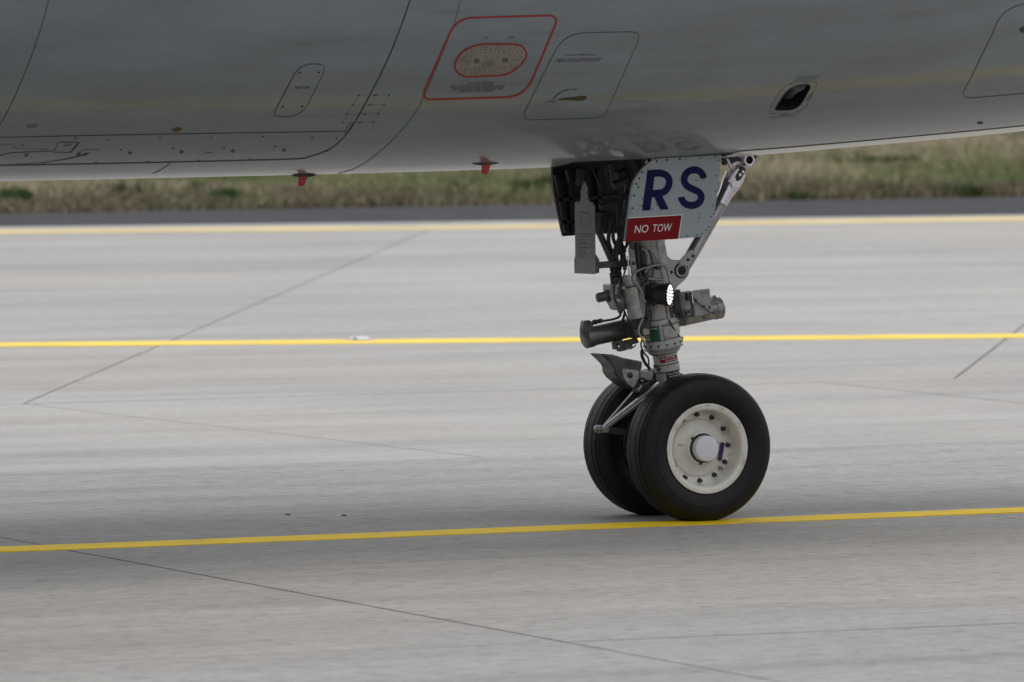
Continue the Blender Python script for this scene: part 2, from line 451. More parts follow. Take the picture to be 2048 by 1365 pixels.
# asphalt shoulder: from under the concrete to the grass line
GE = lambda x: 42.55 - 0.017 * (x - 14.0)                     # where the grass begins
shoulder = structure(mesh_obj('asphalt_shoulder', [(-160, -120, -0.012), (220, -120, -0.012), (220, GE(220), -0.012), (-160, GE(-160), -0.012)], [(0, 1, 2, 3)], 'asphalt'),
                     'dark grey asphalt shoulder strip between concrete and grass')
far_rw = structure(mesh_obj('far_runway', [(-200, 60.5, -0.03), (400, 57.5, -0.03), (400, 110, -0.03), (-200, 113, -0.03)], [(0, 1, 2, 3)], 'asphalt'),
                   'far grey paved strip beyond the grass')

def clip(poly, p, n):
    """keep the side the normal n points to"""
    out = []
    for i in range(len(poly)):
        a, b = poly[i], poly[(i + 1) % len(poly)]
        da, db = (a - p) @ n, (b - p) @ n
        if da >= 0: out.append(a)
        if da * db < 0: out.append(a + (b - a) * da / (da - db))
    return out
def inset(poly, w):
    P = poly; A = sum(P[i][0] * P[(i + 1) % len(P)][1] - P[(i + 1) % len(P)][0] * P[i][1] for i in range(len(P)))
    if A < 0: P = P[::-1]
    out = P
    for i in range(len(P)):
        a, b = P[i], P[(i + 1) % len(P)]
        if np.linalg.norm(b - a) < 1e-6: continue
        t = (b - a) / np.linalg.norm(b - a); n = np.array([-t[1], t[0]])
        out = clip(out, a + n * w, n)
        if len(out) < 3: return []
    return out
def dirv(deg): return np.array([math.cos(math.radians(deg)), math.sin(math.radians(deg))])
def nrm(d): return np.array([-d[1], d[0]])

_e0, _e1 = gnd(0, 454.0)[:2], gnd(2048, 430.0)[:2]              # edge of the concrete
E0, ED = _e0, (_e1 - _e0) / np.linalg.norm(_e1 - _e0)
taxiway_V, taxiway_F = [], []
def tpoly(P):
    k = len(taxiway_V); taxiway_V.extend([(p[0], p[1], 0.0) for p in P]); taxiway_F.append(tuple(range(k, k + len(P))))
XL, XR = -9.15, 28.0
YJ = 11.05
# the concrete that goes on outside the view: plain sheets left, right and towards the camera
big = [np.array(p, float) for p in ((-150, -110), (200, -110), (200, 60), (-150, 60))]
big = clip(big, E0, -nrm(ED))
tpoly(clip(big, np.array([XL, 0.]), np.array([-1., 0])))
tpoly(clip(big, np.array([XR, 0.]), np.array([1., 0])))
mid = clip(clip(big, np.array([XL, 0.]), np.array([1., 0])), np.array([XR, 0.]), np.array([-1., 0]))
tpoly(clip(mid, np.array([0, -12.4]), np.array([0, -1.])))
taxiway = structure(mesh_obj('taxiway', taxiway_V, taxiway_F, 'concrete'), 'pale grey concrete taxiway paved in large slabs')
mid = clip(mid, np.array([0, -12.4]), np.array([0, 1.]))
mesh_obj('joint_sealant', [(p[0], p[1], -0.005) for p in mid], [tuple(range(len(mid)))], 'seal', taxiway)
slabs = []
near = clip(mid, np.array([0, YJ]), np.array([0, -1.]))
cuts_y = [(np.array([0, -6.63]), dirv(0.4)), (np.array([0, -0.38]), dirv(2.9)), (np.array([0, 4.90]), dirv(1.0))]
rows = []; rest = near
for p, d in cuts_y:
    rows.append(clip(rest, p, -nrm(d))); rest = clip(rest, p, nrm(d))
rows.append(rest)
for ri, rw in enumerate(rows):
    x = XL; rest = rw
    k = 0
    while rest and len(rest) > 2:
        x = -3.71 + 5.21 * k
        p, d = np.array([x, 0.0]), dirv({0: 88.0, 1: 92.6}.get(k, 90.0))
        lft = clip(rest, p, nrm(d))
        if len(lft) > 2: slabs.append((lft, 0.008 if ri < 2 else 0.005, 'concrete_old_shaded' if ri < 3 else 'concrete'))
        rest = clip(rest, p, -nrm(d)); k += 1
        if k > 9: break
far = clip(mid, np.array([0, YJ]), np.array([0, 1.]))
hx = (np.array([8.68, 29.74]), dirv(-21.0))
for piece in (clip(far, hx[0], -nrm(hx[1])), clip(far, hx[0], nrm(hx[1]))):
    rest = piece
    for k in range(-5, 6):
        p, d = np.array([1.0 + 6.72 * k, YJ]), dirv(59.5 - 2.3 * k)
        lft = clip(rest, p, nrm(d))
        if len(lft) > 2: slabs.append((lft, 0.009, 'concrete'))
        rest = clip(rest, p, -nrm(d))
        if len(rest) < 3: break
    if len(rest) > 2: slabs.append((rest, 0.009, 'concrete'))
for P, w, sm in slabs:
    Q = inset(P, w)
    if len(Q) < 3: continue
    n = len(Q); dz = random.uniform(-0.0012, 0.0012)
    V = [(q[0], q[1], dz) for q in Q] + [(q[0], q[1], -0.03) for q in Q]
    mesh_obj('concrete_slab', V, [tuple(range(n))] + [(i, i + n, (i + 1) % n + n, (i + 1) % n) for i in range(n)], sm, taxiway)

# painted lines (sheets 4 mm above the slabs)
def strip(name, pts, w, m, z=0.004, ragged=0.0):
    pts = resample([np.array(p[:2]) for p in pts], 0.25); V = []; Fc = []
    for i, p in enumerate(pts):
        t = pts[min(i + 1, len(pts) - 1)] - pts[max(i - 1, 0)]; n = nrm(t / np.linalg.norm(t))
        j1, j2 = rng.normal(0, ragged), rng.normal(0, ragged)
        V += [(*(p + n * (w / 2 + j1)), z), (*(p - n * (w / 2 + j2)), z)]
    k = len(V); V += [(v[0], v[1], -0.002) for v in V]           # the paint film's edges reach the concrete
    for i in range(len(pts) - 1):
        Fc.append((2 * i, 2 * i + 1, 2 * i + 3, 2 * i + 2))
        Fc.append((2 * i + 1, k + 2 * i + 1, k + 2 * i + 3, 2 * i + 3)); Fc.append((2 * i, 2 * i + 2, k + 2 * i + 2, k + 2 * i))
    return mesh_obj(name, V, Fc, m, taxiway)
def ext(a, b, l, r):
    a, b = np.array(a[:2]), np.array(b[:2]); d = (b - a) / np.linalg.norm(b - a); return a - d * l, b + d * r
c1 = [gnd(-3000, 1180), gnd(-1000, 1133), gnd(0, 1100), gnd(700, 1073.5), gnd(1397, 1046), gnd(2048, 1021), gnd(3200, 978)]
strip('centre_line', crom([p[:2] for p in c1], n=6), 0.31, 'yellow', ragged=0.004)['label'] = 'yellow taxi line passing under the nose wheels'
a, b = ext(gnd(0, 690.5), gnd(2048, 672.5), 12, 14)
strip('turn_off_line', [a, b], 0.60, 'yellow_mid', ragged=0.006)['label'] = 'thin yellow line behind the nose gear'
ec_ = [gnd(x, y)[:2] for x, y in ((0, 464.5), (900, 455.8), (1560, 445.2), (2048, 438))]
ec_ = [ec_[0] - (ec_[1] - ec_[0]) * 4] + ec_ + [ec_[-1] + (ec_[-1] - ec_[-2]) * 6]
strip('edge_line', crom(ec_, n=4), 0.88, 'yellow_far', ragged=0.02)['label'] = 'faded yellow edge line before the asphalt shoulder'
pb_ = [gnd(x, y)[:2] for x, y in ((0, 458), (900, 451.2), (1560, 440.4), (2048, 432.8))]
pb_ = [pb_[0] - (pb_[1] - pb_[0]) * 4] + pb_ + [pb_[-1] + (pb_[-1] - pb_[-2]) * 6]
strip('pale_edge_band', crom(pb_, n=4), 0.4, 'pale_paint', ragged=0.02)

# ------------------------------------------------------------------ grass verge
def grass():
    n = 210000
    # more blades near the front of the verge, where they are seen
    u = rng.random(n)
    yy = 42.55 + 17.2 * u ** 1.25
    xx = rng.uniform(4.0, 40.0, n)
    yy = yy + rng.normal(0, 0.10, n)
    ph = rng.uniform(0, 2 * np.pi, n)
    # patchiness
    def field(x, y, sc, seed):
        r = np.random.default_rng(seed); t = np.zeros_like(x)
        for _ in range(9):
            k = r.normal(0, 1, 2) * sc; t += np.sin(k[0] * x + k[1] * y * 0.6 + r.uniform(0, 6.3))
        return t / 3.0
    f1, f2, f3 = field(xx, yy, 1.1, 1), field(xx, yy, 2.6, 2), field(xx, yy, 0.45, 3)
    front = np.clip(1.1 - (yy - 42.4) / 3.0, 0, 1)
    h = (0.12 + 0.10 * rng.random(n)) * (1 + 0.45 * np.clip(f1, -1, 1.5)) * (1 - 0.25 * front)
    h = np.clip(h, 0.03, 0.42)
    w = 0.010 + 0.014 * rng.random(n)
    lean = rng.normal(0, 0.35, (n, 2)) * h[:, None]
    dx, dy = np.cos(ph) * w, np.sin(ph) * w
    z0 = np.full(n, -0.055)
    V = np.empty((n, 4, 3))
    V[:, 0] = np.c_[xx - dx, yy - dy, z0]; V[:, 1] = np.c_[xx + dx, yy + dy, z0]
    V[:, 2] = np.c_[xx + dx * 0.7 + lean[:, 0] * 0.45, yy + dy * 0.7 + lean[:, 1] * 0.45, z0 + h * 0.62]
    V[:, 3] = np.c_[xx + lean[:, 0], yy + lean[:, 1], z0 + h]
    idx = np.arange(n)[:, None] * 4
    tri = np.concatenate([idx + np.array([[0, 1, 2]]), idx + np.array([[0, 2, 3]])], 1).reshape(-1, 3)
    me = bpy.data.meshes.new('grass_verge')
    me.vertices.add(n * 4); me.vertices.foreach_set('co', V.reshape(-1))
    nt_ = len(tri)
    me.loops.add(nt_ * 3); me.loops.foreach_set('vertex_index', tri.reshape(-1).astype(np.int32))
    me.polygons.add(nt_); me.polygons.foreach_set('loop_start', (np.arange(nt_) * 3).astype(np.int32))
    me.update(calc_edges=True)
    green = np.array([0.15, 0.195, 0.075]); lime = np.array([0.27, 0.275, 0.14]); straw = np.array([0.48, 0.41, 0.29]); brown = np.array([0.12, 0.085, 0.055]); deep = np.array([0.05, 0.075, 0.02])
    mixg = np.clip(0.5 + 0.45 * f2 + rng.normal(0, 0.18, n), 0, 1)[:, None]
    c = green * (1 - mixg) + lime * mixg
    dry = np.clip(0.15 + 0.55 * f1 + 0.35 * f3 + 0.05 * (yy - 46) + rng.normal(0, 0.22, n), 0, 0.95)[:, None]
    c = c * (1 - dry) + straw * dry
    fr = np.clip(front * 1.15 + 0.35 * f2 * front + rng.normal(0, 0.15, n), 0, 0.9)[:, None]
    bs = rng.random(n)[:, None]
    c = c * (1 - fr) + (brown * bs + straw * 0.6 * (1 - bs)) * fr
    dk = (f2 + rng.normal(0, 0.3, n) > 1.1)[:, None]
    c = np.where(dk, deep, c)
    c = np.clip(0.98 * c * rng.uniform(0.75, 1.25, (n, 1)), 0.005, 0.65)
    attr = me.color_attributes.new('blade_colour', 'FLOAT_COLOR', 'POINT')
    attr.data.foreach_set('color', np.repeat(np.c_[c, np.ones(n)], 4, 0).reshape(-1).astype(np.float32))
    me.materials.append(M['grass'])
    o = bpy.data.objects.new('grass_verge', me); col.objects.link(o)
    o['kind'] = 'stuff'; o['label'] = 'rough patchy green and straw coloured grass verge behind the asphalt'
    return o
grass()

def weed(px, py, w, h, seed, label):
    r = np.random.default_rng(seed); p = gnd(px, py, -0.05); V = []; Fc = []
    for k in range(420):
        a, q = r.uniform(0, 6.28), math.sqrt(r.random())
        b = np.array([p[0] + math.cos(a) * q * w, p[1] + math.sin(a) * q * w * 0.7, -0.055])
        hh = h * (1 - 0.75 * q * q) * r.uniform(0.5, 1.1)
        t = b + np.array([r.normal(0, 0.05), r.normal(0, 0.05), hh])
        d = np.array([math.cos(a * 3), math.sin(a * 3), 0]) * r.uniform(0.02, 0.045)
        m_ = (b + t) / 2
        i = len(V); V += [b, m_ + d + [0, 0, 0.02], t, m_ - d + [0, 0, 0.02]]; Fc.append((i, i + 1, i + 2, i + 3))
    o = mesh_obj('weed_clump', V, Fc, 'weed'); o['label'] = label; o['category'] = 'weed'; o['group'] = 'dark weeds along the grass edge'
weed(28, 421, 0.30, 0.27, 3, 'dark green weed clump at the asphalt edge, farthest left')
weed(455, 416, 0.26, 0.24, 4, 'dark green weed clump at grass edge below the left red drain mast')

# ------------------------------------------------------------------ small things on the taxiway
def tl():
    p = gnd(720, 680.5); m_ = MB()
    root = bpy.data.objects.new('taxiway_light', None); col.objects.link(root); root.location = (p[0], p[1], 0.0)
    root['label'] = 'low white taxiway light set flush beside the far yellow line'; root['category'] = 'taxiway light'
    MB().lathe((0, 0, 0.004), (0, 0, 1), [(0, 0.08), (0.008, 0.078), (0.018, 0.055), (0.020, 0.0005)], 28).build('housing', 'lamp_white', root, True)
    MB().lathe((0, 0, 0.001), (0, 0, 1), [(0, 0.13), (0.004, 0.127), (0.005, 0.0005)], 28).build('base_ring', 'pipe', root, True)
    MB().box((-0.05, -0.035, 0.014), 0.035, 0.03, 0.012).build('light_window', 'black', root, bevel=0.003)
tl()
for px, py, lb in ((575, 1031, 'small black rubber scrap on the concrete, the left of two'), (688, 1032.5, 'small black rubber scrap on the concrete, the right of two')):
    p = gnd(px, py); m_ = MB()
    out = [(math.cos(t) * random.uniform(0.7, 1.1), math.sin(t) * random.uniform(0.7, 1.1)) for t in np.linspace(0, 6.28, 9)[:-1]]
    V = [(p[0] + x * 0.016, p[1] + y * 0.03, 0.001) for x, y in out] + [(p[0] + x * 0.010, p[1] + y * 0.02, 0.009) for x, y in out]
    o = mesh_obj('rubber_scrap', V, [tuple(range(8, 16))] + [(i, (i + 1) % 8, (i + 1) % 8 + 8, i + 8) for i in range(8)], 'black')
    o['label'] = lb; o['category'] = 'rubber scrap'; o['group'] = 'rubber scraps on the taxiway'

# ------------------------------------------------------------------ THE AIRLINER
air = bpy.data.objects.new('airliner', None); col.objects.link(air)
air['label'] = 'grey passenger jet rolling right, only its belly and twin-wheel nose gear in view'; air['category'] = 'airliner'

def px_ph(P): return [hull_at(*p) for p in P]
# --- skin with real openings for the gear bay and the air outlet
outlet_px = rounded([(1547, 221), (1596, 221), (1625, 169), (1580, 169)], [7, 22, 12, 30], 7)
outlet = px_ph(outlet_px)
BX0, BX1, BW = -0.785, 0.12, 0.36
b_ph = math.asin(BW / 1.97)
holes = [outlet,
         [(BX0, -b_ph), (BX1, -b_ph), (BX1, b_ph), (BX0, b_ph)]]
def inside(p, poly):
    c = False; n = len(poly)
    for i in range(n):
        (x1, y1), (x2, y2) = poly[i], poly[i - 1]
        if (y1 > p[1]) != (y2 > p[1]) and p[0] < (x2 - x1) * (p[1] - y1) / (y2 - y1) + x1: c = not c
    return c
def build_skin():
    xs = np.concatenate([np.linspace(-30, -8, 12)[:-1], np.linspace(-8, -4.4, 10)[:-1], np.linspace(-4.4, 2.6, 71)[:-1], np.linspace(2.6, 5.05, 26)])
    phs = np.concatenate([np.linspace(-180, -24, 27)[:-1], np.linspace(-24, 66, 46)[:-1], np.linspace(66, 180, 22)]) * math.pi / 180
    pts = []
    K = 1.98
    segs = []
    hol2 = []
    for hpoly in holes:
        q = resample(hpoly if len(hpoly) > 4 else hpoly, 0.05 if len(hpoly) <= 4 else 0.5, True)
        hol2.append([tuple(p) for p in q])
    for x in xs:
        for p in phs:
            bad = False
            for h_ in hol2:
                if min((x - a) ** 2 + ((p - b) * K) ** 2 for a, b in h_) < 0.018 ** 2 or inside((x, p), h_): bad = True; break
            if not bad: pts.append(Vector((x, p * K)))
    edges = []
    for h_ in hol2:
        k = len(pts); pts += [Vector((a, b * K)) for a, b in h_]
        edges += [(k + i, k + (i + 1) % len(h_)) for i in range(len(h_))]
    V2, _, F2, *_r = delaunay_2d_cdt(pts, edges, [], 0, 1e-6)
    F3 = []
    for f in F2:
        cx = sum(V2[i].x for i in f) / 3; cp = sum(V2[i].y for i in f) / 3 / K
        if any(inside((cx, cp), h_) for h_ in hol2): continue
        F3.append(tuple(f))
    V3 = [hull(v.x, v.y / K) for v in V2]; N3 = [hull_n(min(v.x, 5.03), v.y / K) for v in V2]
    # orient outwards
    F4 = []
    for f in F3:
        a, b, c = V3[f[0]], V3[f[1]], V3[f[2]]
        n = np.cross(b - a, c - a)
        F4.append(f if n @ N3[f[0]] > 0 else f[::-1])
    return mesh_obj('fuselage', V3, F4, 'hull', air, True, normals=N3)
fus = build_skin()
fus['label'] = 'grey riveted belly skin of the jet'

def hull_ribbon(name, P, w, m, off=0.0012, closed=False, parent=None, step=6, widths=None):
    P = resample(P, step, closed); n = len(P); V = []; N = []; Fc = []
    for i in range(n):
        a = P[i - 1] if (closed or i > 0) else P[i]; b = P[(i + 1) % n] if (closed or i < n - 1) else P[i]
        t = (b - a) / (np.linalg.norm(b - a) + 1e-9); nn = np.array([-t[1], t[0]])
        ww = w if widths is None else np.interp(i / max(1, n - 1), np.linspace(0, 1, len(widths)), widths)
        for s_ in (1, -1):
            x, ph = hull_at(*(P[i] + nn * s_ * ww / 2)); V.append(hull(x, ph, off)); N.append(hull_n(x, ph))
    for i in range(n if closed else n - 1):
        j = (i + 1) % n; f = (2 * i, 2 * i + 1, 2 * j + 1, 2 * j)
        nn = np.cross(V[f[1]] - V[f[0]], V[f[2]] - V[f[0]])
        Fc.append(f if nn @ N[2 * i] > 0 else f[::-1])
    return mesh_obj(name, V, Fc, m, parent or fus, True, normals=N)

def hull_patch(name, P, m, off=0.0012, parent=None, step=14, lip=True):
    """a panel lying on the skin, its rim turned down to the skin"""
    B = resample(P, step, True); poly = [tuple(p) for p in B]
    xs = [p[0] for p in B]; ys = [p[1] for p in B]
    pts = [Vector(p) for p in poly]; nb = len(pts)
    x = min(xs) + step / 2
    while x < max(xs):
        y = min(ys) + step / 2
        while y < max(ys):
            if inside((x, y), poly) and min((x - a) ** 2 + (y - b) ** 2 for a, b in poly) > (step * 0.4) ** 2: pts.append(Vector((x, y)))
            y += step
        x += step
    V2, _, F2, *_r = delaunay_2d_cdt(pts, [(i, (i + 1) % nb) for i in range(nb)], [], 0, 1e-5)
    Q = [hull_at(v.x, v.y) for v in V2]
    V = [hull(a, b, off) for a, b in Q]; N = [hull_n(a, b) for a, b in Q]; Fc = []
    for f in F2:
        cx = sum(V2[i].x for i in f) / len(f); cy = sum(V2[i].y for i in f) / len(f)
        if not inside((cx, cy), poly): continue
        n = np.cross(V[f[1]] - V[f[0]], V[f[2]] - V[f[0]])
        Fc.append(tuple(f) if n @ N[f[0]] > 0 else tuple(f)[::-1])
    if lip:
        k = len(V)
        for i in range(nb): a, b = Q[i]; V.append(hull(a, b, -0.001)); N.append(hull_n(a, b))
        for i in range(nb): j = (i + 1) % nb; Fc.append((i, j, k + j, k + i))
    return mesh_obj(name, V, Fc, m, parent or fus, True, normals=N)

def dots(name, pts, r, m, off=0.002, parent=None, asp=1.0):
    V = []; Fc = []
    for p in pts:
        k = len(V)
        for i in range(7):
            a = 2 * math.pi * i / 7; V.append(hp(p[0] + math.cos(a) * r * asp, p[1] + math.sin(a) * r, off))
        Fc.append(tuple(range(k, k + 7)))
    o = mesh_obj(name, V, Fc, m, parent or fus)
    if len(pts) > 1: o['kind'] = 'stuff'
    return o

def text2d(body):
    cu = bpy.data.curves.new('t', 'FONT'); cu.body = body; cu.resolution_u = 3; cu.size = 1.0
    o = bpy.data.objects.new('t', cu); col.objects.link(o)
    dg = bpy.context.evaluated_depsgraph_get(); me = bpy.data.meshes.new_from_object(o.evaluated_get(dg))
    V = [(v.co.x, v.co.y) for v in me.vertices]; Fc = [tuple(p.vertices) for p in me.polygons]
    bpy.data.objects.remove(o); bpy.data.curves.remove(cu); bpy.data.meshes.remove(me)
    x0 = min(v[0] for v in V); x1 = max(v[0] for v in V); y0 = min(v[1] for v in V); y1 = max(v[1] for v in V)
    return [((x - x0) / (x1 - x0), (y - y0) / (y1 - y0)) for x, y in V], Fc
def text_on(name, body, x0, x1, ybase0, ybase1, h, shear, place, m, parent):
    """text between two photo columns on any surface that place(px, py) knows"""
    V, Fc = text2d(body)
    P = [place(x0 + (x1 - x0) * u + shear * v * h, ybase0 + (ybase1 - ybase0) * u - v * h) for u, v in V]
    return mesh_obj(name, P, Fc, m, parent)
on_hull = lambda px, py: hp(px, py, 0.003)

# --- skin seams
C = crom
hull_ribbon('skin_seam', C([(99, -40), (97, 0), (80, 62), (55, 133), (25, 203), (0, 250), (-25, 285)]), 1.2, 'line_dark')
door_seam = [(834, -50), (820, 0), (800, 58), (775, 120), (741, 188), (702, 256), (675, 287), (650, 303), (620, 313), (581, 318.5), (342, 324.5), (100, 329.5), (-60, 332)]
hull_ribbon('cargo_door_seam', C(door_seam), 2.1, 'line_dark')
hull_ribbon('skin_seam', C([(935, -50), (921, 0), (908, 48), (880, 118), (853, 184), (830, 226), (805, 259), (757, 306), (715, 335), (690, 344), (676, 347.5)]), 1.3, 'line_grey')
hull_ribbon('lower_door_seam', C([(-60, 276.5), (0, 275), (342, 268.3), (581, 264.5), (690, 262.5)]), 1.3, 'line_dark')
hull_ribbon('skin_seam', C([(342, 326), (325, 338), (305, 348)]), 1.2, 'line_dark')

# --- vent flap
vf = rounded([(600, 128), (656, 128), (603, 233), (544, 233)], [26, 22, 30, 16], 7)
vfp = hull_patch('vent_flap', vf, 'hull', 0.0016)
hull_ribbon('flap_gap', vf, 1.3, 'seam_soft', 0.0022, True)
dots('flap_screws', [(599, 145), (637, 144.5), (565, 213), (604, 212.5)], 1.9, 'line_dark', 0.003, asp=1.4)
text_on('stencil_text', 'VENT FLAP', 589, 618, 177.5, 177, 5, 0.4, on_hull, 'ink', fus)

# --- hinge fairing marks at the cargo door seam
rowy = [(717, 190.5, 778, 190.5), (706, 210, 768, 209.5), (695, 228, 757, 227.5), (684, 245, 747, 244)]
for x0, y0, x1, y1 in rowy: hull_ribbon('hinge_seam', [np.array((x0, y0)), np.array((x1, y1))], 0.5, 'line_grey')
hull_ribbon('hinge_seam', [np.array((717, 190.5)), np.array((684, 245))], 0.7, 'line_grey'); hull_ribbon('hinge_seam', [np.array((778, 190.5)), np.array((747, 244))], 0.4, 'line_grey')
dots('hinge_screws', [(x, y) for a in rowy for x, y in ((a[0], a[1]), (a[2], a[3]), ((a[0] * .42 + a[2] * .58), a[1]), ((a[0] * .48 + a[2] * .52), a[1]))], 1.3, 'line_dark', asp=1.4)
hull_ribbon('drain_slot', rounded([(700, 247), (706, 247), (694, 266), (688, 266)], 2), 1.0, 'line_dark', closed=True)

# --- static port plate inside its red line
rf = rounded([(913, 36.5), (1119, 30.5), (1050, 193.5), (841, 200)], [34, 24, 40, 24], 8)
hull_ribbon('red_line', rf, 3.9, 'red', 0.0016, True, widths=None)
ov = C([(962, 89), (995, 88.3), (1028, 88.6), (1044, 93.5), (1052.5, 106), (1049, 119), (1036, 134), (1018, 146), (1000, 150.5), (965, 152), (934, 153), (918, 147), (910, 135), (912, 122), (922, 107), (938, 96)], True, 4)
hull_patch('static_port_plate', ov, 'port_plate', 0.002)
hull_ribbon('red_oval_line', ov, 3.4, 'red', 0.003, True)
pd = []
for r_, (xa, xb, y, n) in enumerate([(953, 1030, 93.5, 9), (943, 1038, 99.5, 11), (934, 1043, 105.5, 13), (930, 942, 113.5, 2), (927, 936, 121.5, 2), (924, 934, 129.5, 2), (921, 1030, 136, 13), (920, 1019, 141.5, 11), (932, 1000, 147, 8), (973, 995, 113, 3), (970, 992, 119, 3), (967, 989, 128, 3), (1031, 1040, 112, 2), (1027, 1036, 120, 2), (1023, 1031, 128, 2)]):
    for k in range(n): pd.append((xa + (xb - xa) * k / (n - 1), y - 0.02 * (xb - xa) * k / (n - 1)))
dots('port_holes', pd, 0.95, 'line_dark', 0.0035, asp=1.2)
dots('static_port', [(953, 121.5)], 5.2, 'line_grey', 0.003, asp=1.25); dots('static_port', [(1010, 120)], 5.0, 'line_grey', 0.003, asp=1.25)
for t, a, b, y in (('STATIC PORTS', 934, 986, 169.5), ('DO NOT PLUG OR DEFORM HOLES', 903, 1008, 175.5), ('AREA WITHIN RED LINE MUST BE', 902, 1004, 180.5), ('SMOOTH AND CLEAN', 919, 984, 185)):
    text_on('stencil_text', t, a, b, y, y - 1.2, 4.2, 0.4, on_hull, 'red_ink', fus)
text_on('stencil_text', 'F/O', 966, 975, 78, 78, 4.5, 0.4, on_hull, 'ink', fus); text_on('stencil_text', 'CAPT', 1015, 1029, 77.5, 77, 4.5, 0.4, on_hull, 'ink', fus)
hull_ribbon('stencil_border', [np.array(p, float) for p in ((907, 165), (897, 184.5), (925, 184.5))], 0.5, 'line_grey')

# --- access door with turn handle
ad = rounded([(1128, 67), (1285, 63), (1210, 230), (1190, 236.5), (1041, 240)], [42, 26, 8, 12, 26], 8)
hull_patch('access_door', ad, 'hull', 0.0010)
hull_ribbon('access_door_gap', ad, 0.95, 'seam_soft', 0.0020, True)
for t, a, b, y, yb in (('CAUTION WHEN CLOSING', 1130, 1191, 112, 110.5), ('ENSURE TO FULLY TURN THE HANDLE', 1112, 1203, 120.5, 118), ('BEFORE PUSHING IT INTO RECESS', 1115, 1197, 124.3, 122.3)):
    text_on('stencil_text', t, a, b, y, yb, 3.4, 0.4, on_hull, 'ink', fus)
text_on('stencil_text', 'OPEN', 1142, 1155, 180, 179.5, 2.8, 0.4, on_hull, 'ink', fus); text_on('stencil_text', 'CLOSED', 1090, 1110, 204.5, 203.5, 2.8, 0.4, on_hull, 'ink', fus)
hull_ribbon('turn_arrow', C([(1106, 198), (1114, 190), (1124, 183), (1138, 178)]), 1.6, 'ink', 0.003)
hd = C([(1115.5, 199), (1130, 195.5), (1150, 193.5), (1164, 191.5), (1172, 192.5), (1173.5, 195.5), (1168, 200), (1158, 201.3), (1140, 200.5), (1122, 200)], True, 4)
hull_patch('door_handle', hd, 'brass', 0.0025, step=7)

# --- air outlet: a real recess with its valve inside
oc = np.mean([hull(*q) for q in outlet], 0); on_ = hull_n(*np.mean(outlet, 0))
m_ = MB(); n = len(outlet)
top = [hull(*q) for q in outlet]; bot = [p - on_ * 0.16 for p in top]
rc = mesh_obj('outlet_recess', top + bot, [(i, (i + 1) % n, (i + 1) % n + n, i + n) for i in range(n)] + [tuple(range(n, 2 * n))[::-1]], 'dark_hole', fus)
t1 = hull(*hull_at(1599, 173)) - on_ * 0.035; t2 = hull(*hull_at(1583, 207)) - on_ * 0.075
MB().tube([t1 + on_ * 0.012, t1 * .5 + t2 * .5, t2], 0.045, 20).build('outlet_valve', 'duct', fus, True)
q = hull(*hull_at(1598, 181)) + on_ * 0.006
_, uu, vv = basis(Vector(t2 - t1)); 
hull_ribbon('outlet_rim', outlet_px, 1.2, 'line_grey', 0.0018, True)
rimp = rounded([(1535, 228), (1606, 228), (1637, 163), (1572, 163)], [10, 28, 14, 32], 7)
hull_ribbon('outlet_frame', rimp, 0.6, 'line_grey', 0.0012, True)
dots('outlet_screws', [(1582, 169), (1610, 165.5), (1633, 166.5), (1638, 179), (1595, 223), (1569, 226.5), (1545, 225.5), (1542, 214), (1550, 198), (1560, 184), (1614, 210)], 0.9, 'line_dark', asp=1.3)
for t, a, b, y, yb, mm in (('AVIONICS EQPT VENT', 1588, 1638, 157, 154, 'ink'), ('AIR OUTLET VALVE', 1590, 1632, 160.8, 158.5, 'ink'), ('CAUTION', 1560, 1578, 232.5, 230.5, 'red_ink'), ('AREA MUST BE CLEAN', 1537, 1590, 236.5, 233, 'red_ink')):
    text_on('stencil_text', t, a, b, y, yb, 2.8, 0.4, on_hull, mm, fus)
hull_ribbon('stencil_mark', [np.array((1613, 202.)), np.array((1626, 186.))], 3.2, 'line_grey')

# --- forward access panel at the right edge
fp = [(2110, -2), (2048, 8), (2014, 22), (1996, 42), (1985, 68), (1966, 106), (1945, 150), (1930, 178), (1926, 187), (1932, 194.5), (1948, 195.5), (2048, 187), (2130, 178)]
hull_ribbon('forward_panel_seam', C(fp), 1.4, 'seam_soft')
dots('drain_hole', [(1960, 246)], 2.2, 'dark_hole', 0.002, asp=3.0)
hull_patch('vane_probe_base', C([(2039, 60), (2046, 54), (2060, 50), (2070, 55), (2062, 64), (2046, 65)], True, 4), 'strut_dark', 0.004, step=7)

# --- lower cargo door strip: fasteners, latches, marks
fas = [(151, 276.5), (216, 279), (320, 276.5), (422, 275), (526, 273), (624, 274.5), (673, 277), (242, 299), (346, 297), (448, 295), (550, 293), (192, 325), (296, 323.5), (398, 321), (500, 318.8), (586, 318), (655, 302), (88, 327), (45, 290)]
dots('door_fasteners', fas, 1.3, 'line_dark', 0.0025, asp=1.9)
V = []; Fc = []
for x, y in ((53, 310), (157, 308), (260, 306), (363, 304), (466, 302), (568, 300)):
    for ox, oy in ((-2.6, 0.9), (2.6, -0.9), (0.6, 2.0), (-0.6, -2.0)):
        k = len(V)
        for i in range(6):
            a = 2 * math.pi * i / 6; V.append(hp(x + ox + math.cos(a) * 1.9, y + oy + math.sin(a) * 1.2, 0.0025))
        Fc.append(tuple(range(k, k + 6)))
mesh_obj('latch_marks', V, Fc, 'line_dark', fus)['kind'] = 'stuff'
hull_ribbon('latch_slot', [np.array((410, 306.)), np.array((425, 305.5))], 0.9, 'line_dark')
hull_ribbon('handle_box', [np.array(p, float) for p in ((118, 284.5), (158, 285), (141, 305), (107, 304.5))], 1.2, 'line_dark', closed=True)
hull_ribbon('handle_box_edge', [np.array(p, float) for p in ((158, 285), (141, 305.2))], 2.6, 'line_dark', 0.002)
